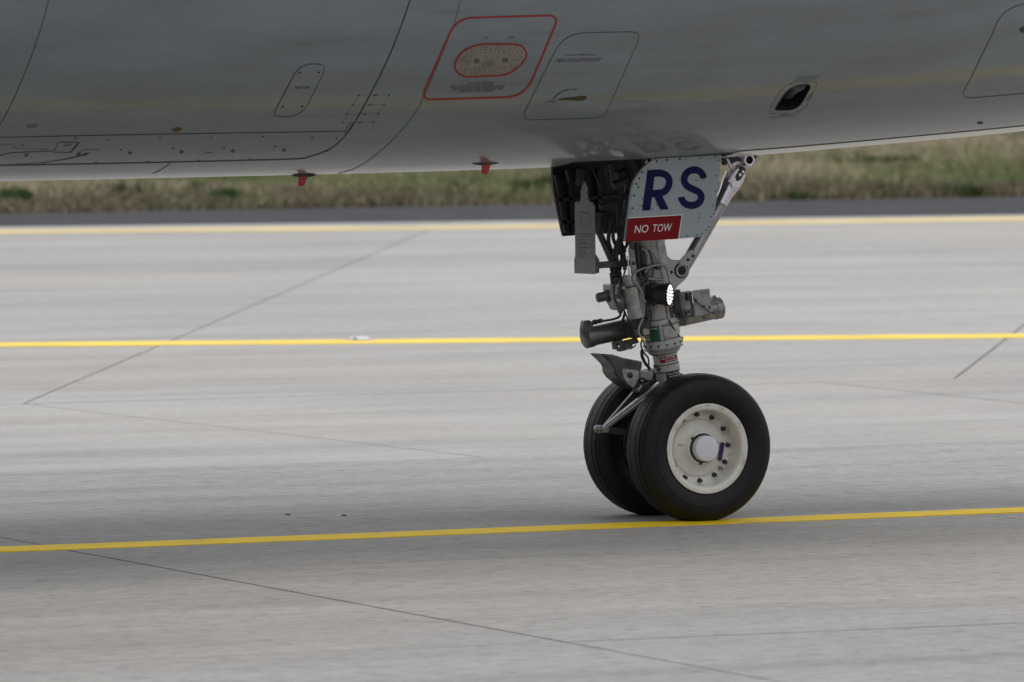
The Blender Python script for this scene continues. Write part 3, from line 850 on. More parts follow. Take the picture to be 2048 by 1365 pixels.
hull_ribbon('handle_grip', [np.array((126, 292.)), np.array((143, 289.))], 2.4, 'line_grey')
hull_ribbon('handle_arrow', C([(30, 328), (70, 326.5), (110, 322), (145, 315.5), (172, 308.5)]), 1.6, 'ink', 0.002, widths=[0.7, 1.2, 2.2])
hull_ribbon('handle_arrow', [np.array((168, 310.)), np.array((180, 306.))], 4, 'ink', 0.002, widths=[4.2, 0.6])
hull_ribbon('door_edge_line', C([(-30, 316), (0, 311), (22, 306), (60, 304), (105, 302.5)]), 1.1, 'line_dark')
hull_ribbon('door_edge_line', C([(-30, 294), (0, 291), (22, 289), (34, 296), (60, 298), (95, 299)]), 0.7, 'line_grey')
hull_ribbon('stencil_mark', [np.array(p, float) for p in ((162, 303), (166, 299.5), (193, 300), (197, 297.5))], 0.8, 'ink')
text_on('stencil_text', 'LOCKING', 54, 75, 251.5, 250.8, 2.8, 0.4, on_hull, 'ink', fus); text_on('stencil_text', 'HANDLE', 52, 73, 255.3, 254.6, 2.8, 0.4, on_hull, 'ink', fus)
hull_patch('earthing_point', C([(344, 260), (350, 256.5), (360, 255.5), (365, 258), (359, 263), (349, 264)], True, 4), 'fastener_rust', 0.002, step=7)
hull_ribbon('earthing_slot', [np.array((350, 261.)), np.array((358, 257.5))], 1.4, 'line_dark', 0.003)

# --- closed forward gear doors: white belly strip with a seam
f_ph = math.radians(12.6)
def belly_panel():
    V = []; N = []; Fc = []
    xs = np.linspace(0.135, 4.2, 64); phs = np.linspace(-f_ph, f_ph, 13)
    for x in xs:
        for p in phs:
            V.append(hull(x, p * 1.97 / rad(x) if rad(x) > 0.6 else p, 0.003)); N.append(hull_n(x, p))
    k = len(phs)
    for i in range(len(xs) - 1):
        for j in range(k - 1): Fc.append((i * k + j, (i + 1) * k + j, (i + 1) * k + j + 1, i * k + j + 1))
    return mesh_obj('forward_gear_door', V, Fc, 'white_paint', air, True, normals=N, label='white closed belly door ahead of the nose gear')
fgd = belly_panel()
V = []; Fc = []; N = []
for i, x in enumerate(np.linspace(0.135, 4.2, 84)):
    for w in (-0.003, 0.003): p = (f_ph * 1.97 / rad(x)) + 0.004 + w / 2; V.append(hull(x, p, 0.002)); N.append(hull_n(x, p))
    if i: Fc.append((2 * i - 2, 2 * i, 2 * i + 1, 2 * i - 1))
mesh_obj('door_seam', V, Fc, 'line_dark', fgd, True, normals=N)

# --- drain masts: red swept blades on a dark foot
def mast(px0, foot, blade, Y=-0.16):
    root = bpy.data.objects.new('drain_mast', None); col.objects.link(root); root.parent = air
    root['label'] = 'small red swept drain blade under the belly'
    MB().prism(blade, Y - 0.006, Y + 0.006).build('blade', 'red_blade', root, bevel=0.002)
    P = [gp(x, y, Y) for x, y in foot]
    MB().tube([P[0], (P[0] * .7 + P[1] * .3), (P[0] * .3 + P[1] * .7), P[1]], 0.01, 10, [0.002, 0.010, 0.010, 0.003]).build('foot', 'strut_dark', root, True)
mast(605, [(583, 351.5), (632, 350.5)], [(600, 347), (617, 350), (609, 372.5), (597, 372.5)])
mast(970, [(945, 328), (997, 326)], [(966, 325), (983, 327), (976, 348.5), (964, 348.5)], -rad(-1.2) * math.sin(hull_at(970, 327)[1]))

# ------------------------------------------------------------------ NOSE GEAR
def G(px, py, Y=0.0): return Vector(gp(px, py, Y))
AX0, AX1 = G(1292, 470), G(1339, 770)
AD = (AX1 - AX0).normalized()                                   # down the leg
AU = Vector((AD.z * -1, 0, AD.x)).normalized()                  # forward, square to the leg
if AU.x < 0: AU = -AU
AV = Vector((0, -1, 0))                                         # towards the camera
def onleg(py):                                                  # the leg's centre line at a photo row
    t = (py - 470) / 300.0; return G(1292 + 47 * t, py)
def legh(py): return (onleg(py) - AX0).dot(AD)

# bay: dark box above the opening
bm_ = MB()
z1 = 2.55
zz = lambda x: zb(x) + 0.012
x0, x1 = BX0 - 0.004, BX1 + 0.004; w = BW + 0.03
P = [(x0, -w, zz(x0) + 0.02), (x1, -w, zz(x1) + 0.02), (x1, w, zz(x1) + 0.02), (x0, w, zz(x0) + 0.02), (x0, -w, z1), (x1, -w, z1), (x1, w, z1), (x0, w, z1)]
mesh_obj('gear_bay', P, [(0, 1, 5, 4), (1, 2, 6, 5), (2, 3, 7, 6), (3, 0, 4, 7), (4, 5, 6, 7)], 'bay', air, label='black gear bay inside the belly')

# leg barrel
r_ = lambda px: px * S
barrel = MB().lathe(AX0, AD, [(legh(452), r_(34)), (legh(520), r_(36)), (legh(560), r_(37)), (legh(600), r_(33)), (legh(632), r_(32)), (legh(638), r_(38)), (legh(644), r_(39.5)), (legh(648), r_(36.5)), (legh(652), r_(37.5)), (legh(668), r_(38)), (legh(676), r_(34)), (legh(679), r_(38.5)), (legh(693), r_(38.5)), (legh(696), r_(36)), (legh(704), r_(31)), (legh(707), r_(26.5))], 48).build('nose_gear_leg', 'strut', air, True)
barrel['label'] = 'grey greasy shock strut of the nose gear'
LEG = barrel
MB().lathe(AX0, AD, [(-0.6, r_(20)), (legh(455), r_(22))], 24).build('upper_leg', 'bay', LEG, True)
MB().lathe(AX0, AD, [(legh(706), r_(25)), (legh(727), r_(25)), (legh(728), r_(26)), (legh(741), r_(26)), (legh(742), r_(24)), (legh(800), r_(24)), (legh(900), r_(26))], 40).build('sliding_tube', 'strut', LEG, True)
def leg_patch(name, m, py0, py1, a0, a1, rpx, n=8):
    """sticker wrapped on the leg: angles measured from facing starboard, positive forward"""
    V = []; Fc = []
    for i in range(n + 1):
        a = math.radians(a0 + (a1 - a0) * i / n)
        o = (AV * math.cos(a) + AU * math.sin(a)) * (rpx * S + 0.0012)
        V += [AX0 + AD * legh(py0) + o, AX0 + AD * legh(py1) + o]
    for i in range(n): Fc.append((2 * i, 2 * i + 1, 2 * i + 3, 2 * i + 2))
    return mesh_obj(name, V, Fc, m, LEG, True)
leg_patch('green_sticker', 'green', 653, 676, -62, -20, 39)
leg_patch('red_placard', 'placard_red', 711.5, 722.5, -52, 38, 25.2)
def leg_text(body, py, a0, a1, hpx, rpx):
    V, Fc = text2d(body)
    P = []
    for u, v in V:
        a = math.radians(a0 + (a1 - a0) * u); o = (AV * math.cos(a) + AU * math.sin(a)) * (rpx * S + 0.0025)
        P.append(AX0 + AD * (legh(py) - v * hpx * S) + o)
    return mesh_obj('placard_text', P, Fc, 'white_ink', LEG)
leg_text('INFLATE TYRES', 716.3, -45, 22, 3.6, 25.2); leg_text('NITROGEN ONLY', 721.5, -28, 32, 3.6, 25.2)
leg_patch('black_placard', 'black', 743, 757, -35, 45, 24.4)
leg_text('TYRE PRESSURE', 747.5, -30, 38, 2.6, 24.4); leg_text('SEE MANUAL', 752.5, -20, 38, 2.6, 24.4)
for h_, px in ((645.5, 39.6), (695, 38.6)):
    MB().lathe(AX0 + AD * legh(h_), AD, [(-0.003, px * S), (-0.003, px * S + 0.003), (0.003, px * S + 0.003), (0.003, px * S)], 40, False).build('clamp_band', 'grey_metal', LEG, True)
# little tabs on the collar
MB().box(onleg(684) + AU * r_(39) + AV * 0.01, 0.028, 0.012, 0.012, (AU, Vector((0, 1, 0)), AD)).build('charging_valve', 'pipe', LEG, bevel=0.002)
MB().cyl(onleg(645) + AU * -0.045 + AV * 0.085, onleg(676) + AU * -0.045 + AV * 0.085, 0.012).build('valve_stem', 'grey_metal', LEG, True)
# rib down the leg's front face
MB().box(onleg(575) + AV * r_(35) + AU * 0.012, 0.010, 0.012, 0.50, (AU, Vector((0, 1, 0)), AD)).build('casting_rib', 'strut', LEG, bevel=0.003)

# dark joints and bolts round the leg
for h_, px in ((600, 33.2), (636.5, 36.5), (649.5, 37.2), (677, 35.2), (696.5, 36.0), (706.5, 26.4), (727.5, 25.6), (741.5, 26.1)):
    MB().lathe(AX0 + AD * legh(h_), AD, [(-0.0022, px * S - 0.004), (-0.0022, px * S + 0.0012), (0.0022, px * S + 0.0012), (0.0022, px * S - 0.004)], 40, False).build('joint_ring', 'bolt', LEG, True)
for k in range(14):
    a = 2 * math.pi * (k + 0.4) / 14; d = AV * math.cos(a) + AU * math.sin(a)
    MB().lathe(onleg(687) + d * (38.4 * S), d, [(0, 0.0062), (0.005, 0.0058), (0.0051, 0.0002)], 6).build('collar_bolt', 'bolt', LEG)
for k in range(10):
    a = 2 * math.pi * (k + 0.2) / 10; d = AV * math.cos(a) + AU * math.sin(a)
    MB().lathe(onleg(640) + d * (37.6 * S), AD, [(-0.006, 0.0055), (0.002, 0.0055)], 6).build('flange_bolt', 'grey_metal', LEG)
MB().cyl(G(1281, 492, -0.095), G(1292, 562, -0.095), 0.013).build('cable_conduit', 'bolt', LEG, True)
MB().cyl(G(1273, 486, -0.09), G(1280, 560, -0.09), 0.016).build('cable_conduit', 'bolt', LEG, True)
MB().cyl(G(1291, 604, -0.098), G(1296, 640, -0.098), 0.010).build('cable_conduit', 'bolt', LEG, True)
MB().box(G(1296, 615, -0.09), 0.03, 0.02, 0.05, (AU, Vector((0, 1, 0)), AD)).build('cable_clamp', 'strut_dark', LEG, bevel=0.003)
# lug for the drag strut
lug = [(1316, 470), (1331, 470), (1331, 500), (1335, 512), (1345, 520.5), (1360, 520), (1372, 525), (1379.5, 536), (1379, 549), (1371, 560), (1356, 573), (1347, 586), (1340, 598), (1300, 600), (1300, 470)]
MB().prism(rounded(lug, 4, 3), -0.045, 0.045).build('drag_strut_lug', 'strut', LEG, True, bevel=0.006)
cb = G(1362.5, 541.5, -0.045)
MB().lathe(cb + Vector((0, 0.01, 0)), (0, -1, 0), [(0, 0.034), (0.018, 0.034), (0.018, 0.0235), (0.0, 0.0235)], 28, False).build('lug_bushing', 'grey_metal', LEG, True)
MB().lathe(cb + Vector((0, 0.0, 0)), (0, -1, 0), [(0, 0.0235), (0.010, 0.0235), (0.0101, 0.0001)], 28).build('pin_bore', 'dark_hole', LEG, True)
MB().lathe(cb + Vector((0, 0.0, 0)), (0, -1, 0), [(0, 0.041), (0.0025, 0.041), (0.0026, 0.0001)], 28).build('bushing_grease', 'dark_hole', LEG, True)
MB().lathe(G(1342.5, 545, -0.045), (0, -1, 0), [(0, 0.0085), (0.004, 0.0085), (0.0041, 0.0001)], 16).build('lug_bolt', 'dark_hole', LEG, True)

# drag strut
DS = MB()
pA, pB, pC = G(1368, 537, 0.0), G(1441, 408, 0.0), G(1470, 352, 0.0)
dd = (pC - pA).normalized()
DS.tube([pA, pA + dd * 0.05, pA + dd * 0.09, pA + (pB - pA) * 0.6, pB], 0.03, 20, [0.030, 0.032, 0.034, 0.034, 0.035])
drag = DS.build('drag_strut', 'strut_mid', air, True)
MB().tube([pB, pB + (pC - pB) * 0.35, pB + (pC - pB) * 0.72, pC], 0.03, 20, [0.0352, 0.039, 0.050, 0.054]).build('upper_strut_tube', 'silver', drag, True)
drag['label'] = 'polished metal drag strut leaning forward from the leg'
MB().prism(rounded([(1378, 533), (1396, 505), (1386, 499), (1374, 506), (1360, 522), (1358, 534)], 4, 3), -0.05, -0.036).build('strut_clevis', 'strut', drag, True, bevel=0.004)
for p_ in ((1386, 512.5), (1376, 520)): MB().lathe(G(*p_, -0.05), (0, -1, 0), [(0, 0.009), (0.006, 0.008), (0.0061, 0.0001)], 12).build('clevis_bolt', 'bolt', drag, True)
MB().tube([pB - dd * 0.012, pB + dd * 0.0], 0.0365, 20).build('strut_collar', 'grey_metal', drag, True)
# upper fork, link and eye
for s_, q in ((-1, [(1459, 362), (1468, 346), (1476, 336), (1480, 340), (1474, 352), (1476, 360), (1484, 352), (1490, 345), (1492, 352), (1482, 372), (1466, 378)]),):
    MB().prism(rounded(q, 2.5, 3), -0.062, -0.046).build('fork_cheek', 'silver', drag, True, bevel=0.003)
MB().prism(rounded([(1470, 354), (1483, 332), (1492, 336), (1490, 346), (1482, 360), (1474, 364)], 3, 3), -0.064, -0.05).build('lock_link', 'bolt', drag, True, bevel=0.003)
for p_ in ((1479, 350), (1485, 344)): MB().lathe(G(*p_, -0.064), (0, -1, 0), [(0, 0.009), (0.008, 0.008), (0.0081, 0.0001)], 12).build('link_bolt', 'silver', drag, True)
MB().prism(rounded([(1470, 356), (1482, 330), (1490, 324), (1497, 330), (1490, 342), (1480, 358)], 2, 3), -0.03, 0.03).build('fork_web', 'silver', drag, True, bevel=0.004)
ec = G(1499, 320.5, -0.07)
MB().lathe(ec + Vector((0, 0.14, 0)), (0, -1, 0), [(0, 0.037), (0.12, 0.037), (0.128, 0.033), (0.132, 0.030), (0.140, 0.030), (0.140, 0.021), (0.12, 0.021)], 32, False).build('pivot_eye', 'silver', drag, True)
MB().lathe(ec + Vector((0, 0.02, 0)), (0, -1, 0), [(0, 0.021), (0.012, 0.021), (0.0121, 0.016), (0.004, 0.016), (0.003, 0.0001)], 28).build('pivot_pin', 'dark_hole', drag, True)
MB().prism([(1438, 309), (1446, 304), (1470, 303), (1519, 306), (1512, 318), (1500, 334), (1488, 331), (1476, 322), (1462, 330), (1455, 318), (1448, 322), (1440, 318)], 0.0, 0.09).build('pivot_bracket', 'strut_dark', drag, bevel=0.004)
MB().prism([(1400, 301.5), (1440, 301), (1456, 304), (1466, 309), (1450, 313), (1442, 308)], -0.12, -0.06).build('pivot_fairing', 'silver', drag, bevel=0.003)
MB().cyl(G(1449, 325, -0.10), G(1449, 325, 0.02), 0.017).build('lock_actuator', 'strut_dark', drag, True)
MB().cyl(G(1447, 324, -0.11), G(1447, 324, -0.10), 0.010).build('actuator_bolt', 'bolt', drag, True)
MB().cyl(G(1452, 318, -0.05), G(1470, 350, -0.02), 0.011, 0.014).build('lock_stay', 'silver', drag, True)

# ---- gear doors
DY = -0.36
door_px = [(1250, 483.5), (1357, 478), (1400, 474.3), (1408, 470), (1421, 458), (1427, 440), (1431, 416), (1437, 375), (1443, 309.5), (1320, 316), (1306, 320), (1294, 328), (1284, 338), (1275, 350), (1268, 362), (1264.5, 376), (1256, 436)]
nd = MB().prism(door_px, DY, DY + 0.022).build('gear_door', 'door', air, bevel=0.002, label='pale grey open gear door lettered RS with red NO TOW placard')
def on_door(px, py): p = gp(px, py, DY - 0.0015); return (p[0], p[1], p[2])
def door_poly(name, P, m, parent, off=0.0015):
    V = [gp(x, y, DY - off) for x, y in P]; return mesh_obj(name, V, [tuple(range(len(V)))], m, parent)
def door_stroke(P, w, V, Fc, off=0.002):
    P = [np.array(p, float) for p in P]; k = len(V)
    for i in range(len(P)):
        t = P[min(i + 1, len(P) - 1)] - P[max(i - 1, 0)]; t /= np.linalg.norm(t); n = np.array([-t[1], t[0]])
        ww = w * (1 - 0.10 * abs(t[1]))
        V += [gp(*(P[i] + n * ww / 2), DY - off), gp(*(P[i] - n * ww / 2), DY - off)]
    for i in range(len(P) - 1): Fc.append((k + 2 * i, k + 2 * i + 1, k + 2 * i + 3, k + 2 * i + 2))
V, Fc = [], []
V += [gp(x, y, DY - 0.0020) for x, y in ((1295, 340.6), (1311, 339.8), (1300.7, 421.2), (1284.4, 422))]; Fc.append((0, 1, 2, 3))
door_stroke(C([(1300, 347.6), (1318, 346.6), (1329, 349), (1337, 356), (1338.8, 366), (1335, 377), (1327, 384.5), (1315, 387.2), (1297, 388)], n=6), 14.5, V, Fc, 0.0023)
k = len(V); V += [gp(x, y, DY - 0.0026) for x, y in ((1306.5, 390), (1322.5, 388.5), (1337.8, 418.8), (1321, 420.3))]; Fc.append((k, k + 1, k + 2, k + 3))
mesh_obj('letter', V, Fc, 'navy', nd)
V, Fc = [], []
door_stroke(C([(1407.2, 357.2), (1405, 349.5), (1398, 342.3), (1387, 340.3), (1376.5, 344), (1369.6, 353), (1369, 363.5), (1375, 373), (1387, 379.3), (1397.5, 384.5), (1402.8, 393), (1400.5, 402.5), (1392.5, 409.5), (1381, 411.3), (1370, 407.5), (1364, 399.5), (1363, 394.5)], n=6), 14.5, V, Fc, 0.0020)
mesh_obj('letter', V, Fc, 'navy', nd)
door_poly('placard_border', [(1256.3, 435.6), (1365.6, 429), (1357.7, 478.3), (1250.4, 483.7)], 'white_ink', nd, 0.0010)
door_poly('red_placard', [(1256.1, 437.4), (1363.6, 431), (1356, 478.4), (1250.2, 483.9)], 'placard_red', nd, 0.0018)
text_on('placard_text', 'NO', 1268.5, 1295.5, 466.8, 465.2, 15.5, 0.17, lambda x, y: gp(x, y, DY - 0.0026), 'white_ink', nd)
text_on('placard_text', 'TOW', 1304, 1342, 464.8, 462.8, 15.5, 0.17, lambda x, y: gp(x, y, DY - 0.0026), 'white_ink', nd)
riv = [(1313.5, 323), (1333.5, 320.5), (1359.5, 318.5), (1284, 344.5), (1278.5, 357.5), (1272.3, 368.5), (1268.3, 391.5), (1264.5, 417), (1276.3, 375)]
riv2 = [(1371.5, 318), (1401, 316), (1430.5, 314), (1438, 321), (1392.6, 361), (1407.5, 360), (1433, 352), (1431, 382.5), (1426, 411.5), (1305, 418.5), (1314, 410), (1285, 397.5), (1284, 412), (1399, 428.5), (1398, 436), (1428, 428.5), (1422, 434), (1417, 454), (1412, 461), (1404, 468), (1395, 470.5), (1375, 472)]
for lst, rr, mm in ((riv, 0.0058, 'bolt'), (riv2, 0.0038, 'bolt')):
    m_ = MB()
    for p_ in lst: m_.lathe(G(*p_, DY), (0, -1, 0), [(0, rr), (0.0016, rr), (0.0028, rr * 0.5), (0.00281, 0.0002)], 8)
    m_.build('door_rivets', mm, nd)['kind'] = 'stuff'
MB().tube([G(1300, 330, DY + 0.03), G(1296, 300, DY + 0.1)], 0.012).build('door_hinge', 'bay_part', nd, True)
MB().tube([G(1420, 325, DY + 0.03), G(1418, 296, DY + 0.1)], 0.012).build('door_hinge', 'bay_part', nd, True)

FY = 0.36
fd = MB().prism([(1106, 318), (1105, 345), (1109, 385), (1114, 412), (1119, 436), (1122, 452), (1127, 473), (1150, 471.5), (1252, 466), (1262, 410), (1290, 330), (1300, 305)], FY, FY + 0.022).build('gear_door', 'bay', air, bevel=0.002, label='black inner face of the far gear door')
for a_, b_ in (((1112, 350), (1132, 466)), ((1135, 345), (1146, 466)), ((1195, 340), (1200, 462)), ((1110, 400), (1255, 392)), ((1120, 445), (1250, 438))):
    p, q = G(*a_, FY - 0.014), G(*b_, FY - 0.014); d, u, v = basis(q - p)
    MB().box((p + q) / 2, (q - p).length, 0.028, 0.022, (d, Vector((0, 1, 0)), d.cross(Vector((0, 1, 0))))).build('door_rib', 'bay', fd, bevel=0.003)

# clutter hanging in the bay
clutter = [((1183, 332), (1203, 384), 0.20, 0.006), ((1211, 330), (1220, 378), 0.22, 0.020), ((1224, 328), (1232, 362), 0.05, 0.008), ((1265, 318), (1275, 356), -0.05, 0.014),
           ((1200, 414), (1232, 402), 0.10, 0.012), ((1160, 340), (1158, 372), 0.25, 0.022), ((1133, 340), (1138, 365), 0.28, 0.010), ((1240, 345), (1262, 330), 0.05, 0.010),
           ((1246, 330), (1242, 420), 0.12, 0.016), ((1206, 438), (1240, 434), 0.18, 0.03), ((1226, 372), (1268, 352), 0.0, 0.022)]
for a_, b_, y, r in clutter:
    MB().cyl(G(*a_, y), G(*b_, y), r, n=14).build('bay_rod', 'bay_part', LEG, True)
MB().box(G(1246, 351, 0.02), 0.09, 0.06, 0.055, (AU, Vector((0, 1, 0)), AD)).build('bay_actuator', 'bay_part', LEG, bevel=0.008)
MB().box(G(1210, 445, 0.2), 0.10, 0.08, 0.11).build('bay_box', 'bay_part', LEG, bevel=0.006)
def hose(pts, y, r, m='hose', name='hose'):
    P = [G(p[0], p[1], p[2] if len(p) > 2 else y) for p in pts]
    return MB().tube([Vector(v) for v in crom(P, n=8)], r, 8).build(name, m, LEG, True)
hose([(1270, 370), (1252, 388), (1238, 410), (1236, 432), (1238, 470), (1246, 500), (1250, 540)], 0.02, 0.011)
hose([(1226, 440), (1217, 475), (1222, 500), (1234, 520), (1240, 560)], 0.05, 0.011)
hose([(1236, 440), (1226, 470), (1232, 492), (1244, 512), (1238, 545)], 0.03, 0.010)
hose([(1246, 455), (1238, 478), (1228, 508), (1230, 540), (1236, 562)], 0.0, 0.011)
hose([(1252, 470), (1254, 490), (1240, 505), (1228, 514), (1222, 535), (1228, 552)], -0.02, 0.009)
hose([(1258, 440), (1252, 460), (1246, 478), (1236, 500), (1226, 560)], -0.03, 0.009)
hose([(1250, 455), (1244, 470), (1236, 480), (1240, 498), (1250, 520)], -0.04, 0.008)
MB().tube([G(1197, 462, 0.1), G(1222, 518, 0.04), G(1236, 545, 0.02)], 0.018, 10).build('door_rod', 'strut_dark', LEG, True)

# ---- instruction plate on its arm
PY = -0.16
pl = [(1151, 547), (1150.5, 519), (1152.5, 512), (1151.5, 406), (1155, 402.5), (1161, 403.5), (1163.5, 398), (1163.5, 382), (1165, 376), (1170, 362.5), (1176, 377), (1176.5, 396), (1179, 403), (1186, 405.5), (1190, 412), (1191, 470), (1191.5, 549)]
ip = MB().prism(pl, PY, PY + 0.014).build('instruction_plate', 'plate', air, bevel=0.002, label='grey pointed plate with small printed boxes hanging behind the leg')
MB().prism([(1183, 409), (1190.5, 411), (1191.5, 508), (1199, 520), (1199, 546), (1191, 548), (1184, 546)], PY + 0.014, PY + 0.05).build('plate_flange', 'strut_dark', ip, bevel=0.002)
def plate_line(a, b, w, m='ink', off=0.001):
    a, b = np.array(a, float), np.array(b, float); t = (b - a) / np.linalg.norm(b - a); n = np.array([-t[1], t[0]]) * w / 2
    V = [gp(*p, PY - off) for p in (a + n, b + n, b - n, a - n)]
    return V
V = []; Fc = []
def addl(a, b, w):
    k = len(V); V.extend(plate_line(a, b, w)); Fc.append((k, k + 1, k + 2, k + 3))
addl((1160, 424.5), (1178, 427), 1.5)
for a, b in (((1160, 427), (1160, 455)), ((1160, 455), (1179, 456)), ((1179, 456), (1178, 427))): addl(a, b, 0.6)
addl((1165, 432), (1177, 449), 0.5); addl((1163, 432), (1163, 446), 0.7); addl((1166, 452), (1176, 453), 0.5)
addl((1156, 467.5), (1184, 469.5), 1.2)
for a, b in (((1156, 467), (1156, 516)), ((1184, 469), (1184, 518)), ((1156, 490), (1184, 491))): addl(a, b, 0.5)
addl((1160, 473), (1179, 474), 1.5); addl((1160, 495.5), (1179, 496.5), 1.5)
for y in (479, 482, 485, 487.5): addl((1158, y), (1158 + random.uniform(12, 22), y + 0.7), 0.8)
mesh_obj('printed_lines', V, Fc, 'ink', ip)['kind'] = 'stuff'
V = []; Fc = []
for y in (500, 503, 506, 509, 512, 515): addl((1158, y), (1158 + random.uniform(9, 23), y + 0.9), 0.8)
mesh_obj('printed_lines', V, Fc, 'red_ink', ip)['kind'] = 'stuff'
m_ = MB()
for p_ in ((1155.5, 405.5), (1186, 410.5), (1174.5, 386)): m_.lathe(G(*p_, PY), (0, -1, 0), [(0, 0.004), (0.002, 0.003), (0.0021, 0.0002)], 8)
m_.build('plate_screws', 'bolt', ip)['kind'] = 'stuff'
p, q = G(1194, 531, -0.10), G(1262, 526, -0.03); d = (q - p).normalized()
MB().box((p + q) / 2, (q - p).length, 0.03, 0.034, (d, d.cross(Vector((0, 0, -1))), d.cross(d.cross(Vector((0, 0, -1)))))).build('plate_arm', 'strut_dark', ip, bevel=0.003)
MB().lathe(G(1208, 531, -0.125), (0, -1, 0), [(0, 0.007), (0.012, 0.006), (0.0121, 0.0002)], 10).build('arm_bolt', 'bolt', ip)

# ---- hydraulic block left of the leg
hb = MB().lathe(G(1258, 551, -0.12), AD, [(0, r_(12.5)), (0.003, r_(13)), (0.052, r_(13)), (0.054, r_(14.5)), (0.056, r_(16.5)), (0.094, r_(16.5)), (0.096, r_(15.3)), (0.222, r_(15.3)), (0.226, r_(14))], 28).build('hydraulic_cylinder', 'grey_metal', LEG, True)
MB().lathe(G(1261, 571, -0.12), AD, [(0, r_(16.8)), (0.004, r_(17.2)), (0.008, r_(16.8))], 28, False).build('cylinder_band', 'strut_dark', LEG, True)
MB().prism(rounded([(1220, 569), (1250, 566), (1260, 585), (1256, 618), (1246, 622), (1236, 622), (1228, 606), (1222, 596)], 4, 3), -0.09, 0.0).build('valve_block', 'grey_metal', LEG, True, bevel=0.006)
MB().lathe(G(1233, 554, -0.06), AD, [(0, r_(10)), (0.004, r_(12)), (0.05, r_(12)), (0.054, r_(14)), (0.09, r_(14))], 20).build('valve_head', 'strut_dark', LEG, True)
MB().lathe(G(1222, 590.5, -0.05), -AU, [(0, r_(13)), (0.028, r_(13)), (0.029, r_(9.8)), (0.078, r_(9.6)), (0.080, r_(8.5))], 8).build('electrical_connector', 'strut_dark', LEG, True)
for p_, r in (((1221, 546), 0.006), ((1226, 552), 0.007), ((1232, 549), 0.007), ((1240, 545), 0.008)):
    MB().cyl(G(*p_, -0.06), G(p_[0] + 3, p_[1] + 24, -0.06), r).build('pipe_fitting', 'bolt', LEG, True)
for x, y, r in ((1238, 592, 6), (1236, 610, 6), (1244, 612, 7), (1240, 622, 6)):
    MB().lathe(G(x, y, -0.088), (-0.2, -1, 0), [(0, r_(r)), (0.015, r_(r)), (0.017, r_(r * .6)), (0.0171, 0.0002)], 6).build('pipe_union', 'strut_dark', LEG)
MB().box(G(1247, 576, -0.155), 0.014, 0.008, 0.014).build('cylinder_tag', 'light_plate', LEG)
# actuator rod and label above the cylinder
MB().prism([(1258, 496), (1268, 495), (1274, 540), (1268, 552), (1264, 548), (1261, 520)], -0.13, -0.115).build('marked_link', 'light_plate', LEG, bevel=0.002)
V = []; Fc = []
for a, b in (((1262, 504), (1267, 503.5)), ((1262, 504), (1263.3, 515)), ((1263.3, 515), (1268, 514.5)), ((1267, 503.5), (1268, 514.5))):
    a, b = np.array(a), np.array(b); t = (b - a) / np.linalg.norm(b - a); n = np.array([-t[1], t[0]]) * 0.4; k = len(V)
    V += [gp(*p, -0.132) for p in (a + n, b + n, b - n, a - n)]; Fc.append((k, k + 1, k + 2, k + 3))
mesh_obj('link_marking', V, Fc, 'ink', LEG)['kind'] = 'stuff'
MB().lathe(G(1267, 527, -0.13), (0, -1, 0), [(0, 0.0105), (0.008, 0.0105), (0.009, 0.008), (0.0091, 0.0002)], 6).build('link_nut', 'bolt', LEG)
MB().cyl(G(1255, 512, -0.125), G(1259, 556, -0.125), 0.0045).build('link_rod', 'chrome', LEG, True)
MB().cyl(G(1263, 480, -0.12), G(1263, 500, -0.12), 0.014).build('rod_end', 'strut_dark', LEG, True)
# pipes
hose([(1283, 497), (1292, 503), (1296, 515), (1296, 535)], -0.125, 0.0065, 'pipe', 'metal_pipe')
hose([(1290, 545, -.13), (1300, 534, -.14), (1318, 530, -.13), (1330, 533, -.12), (1336, 545, -.13), (1340, 566, -.15)], -0.13, 0.0075, 'pipe', 'metal_pipe')
hose([(1300, 533, -.14), (1278, 541, -.15), (1268, 549, -.16), (1267, 560, -.165), (1276, 572, -.165), (1284, 586, -.16), (1287, 600, -.155), (1292, 603, -.15)], -0.15, 0.006, 'pipe', 'metal_pipe')
hose([(1288, 604), (1288, 620), (1284, 640), (1278, 655), (1278, 668), (1286, 680), (1290, 692)], -0.12, 0.0055, 'pipe', 'metal_pipe')
hose([(1240, 622), (1240, 632), (1230, 638), (1212, 641.5), (1200, 643)], -0.02, 0.0062, 'hose')
hose([(1250, 624), (1247, 636), (1244, 648), (1250, 660)], -0.02, 0.007, 'hose')
hose([(1284, 700), (1284, 712), (1290, 726), (1296, 733), (1300, 740)], -0.03, 0.009, 'hose')
for p_ in ((1297, 536), (1316, 534)): MB().box(G(*p_, -0.12), 0.022, 0.03, 0.03).build('pipe_clip', 'strut_dark', LEG, bevel=0.003)
MB().box(G(1287, 562, -0.11), 0.055, 0.03, 0.05, (AU, Vector((0, 1, 0)), AD)).build('junction_block', 'strut_dark', LEG, bevel=0.005)
for p_ in ((1284, 559), (1291, 556), (1286, 567), (1293, 563)): MB().lathe(G(*p_, -0.128), (0, -1, 0), [(0, 0.008), (0.012, 0.007), (0.0121, 0.0002)], 6).build('block_nut', 'bolt', LEG)
MB().cyl(G(1296, 558, -0.13), G(1325, 560, -0.15), 0.006, 0.008).build('lamp_stay', 'pipe', LEG, True)
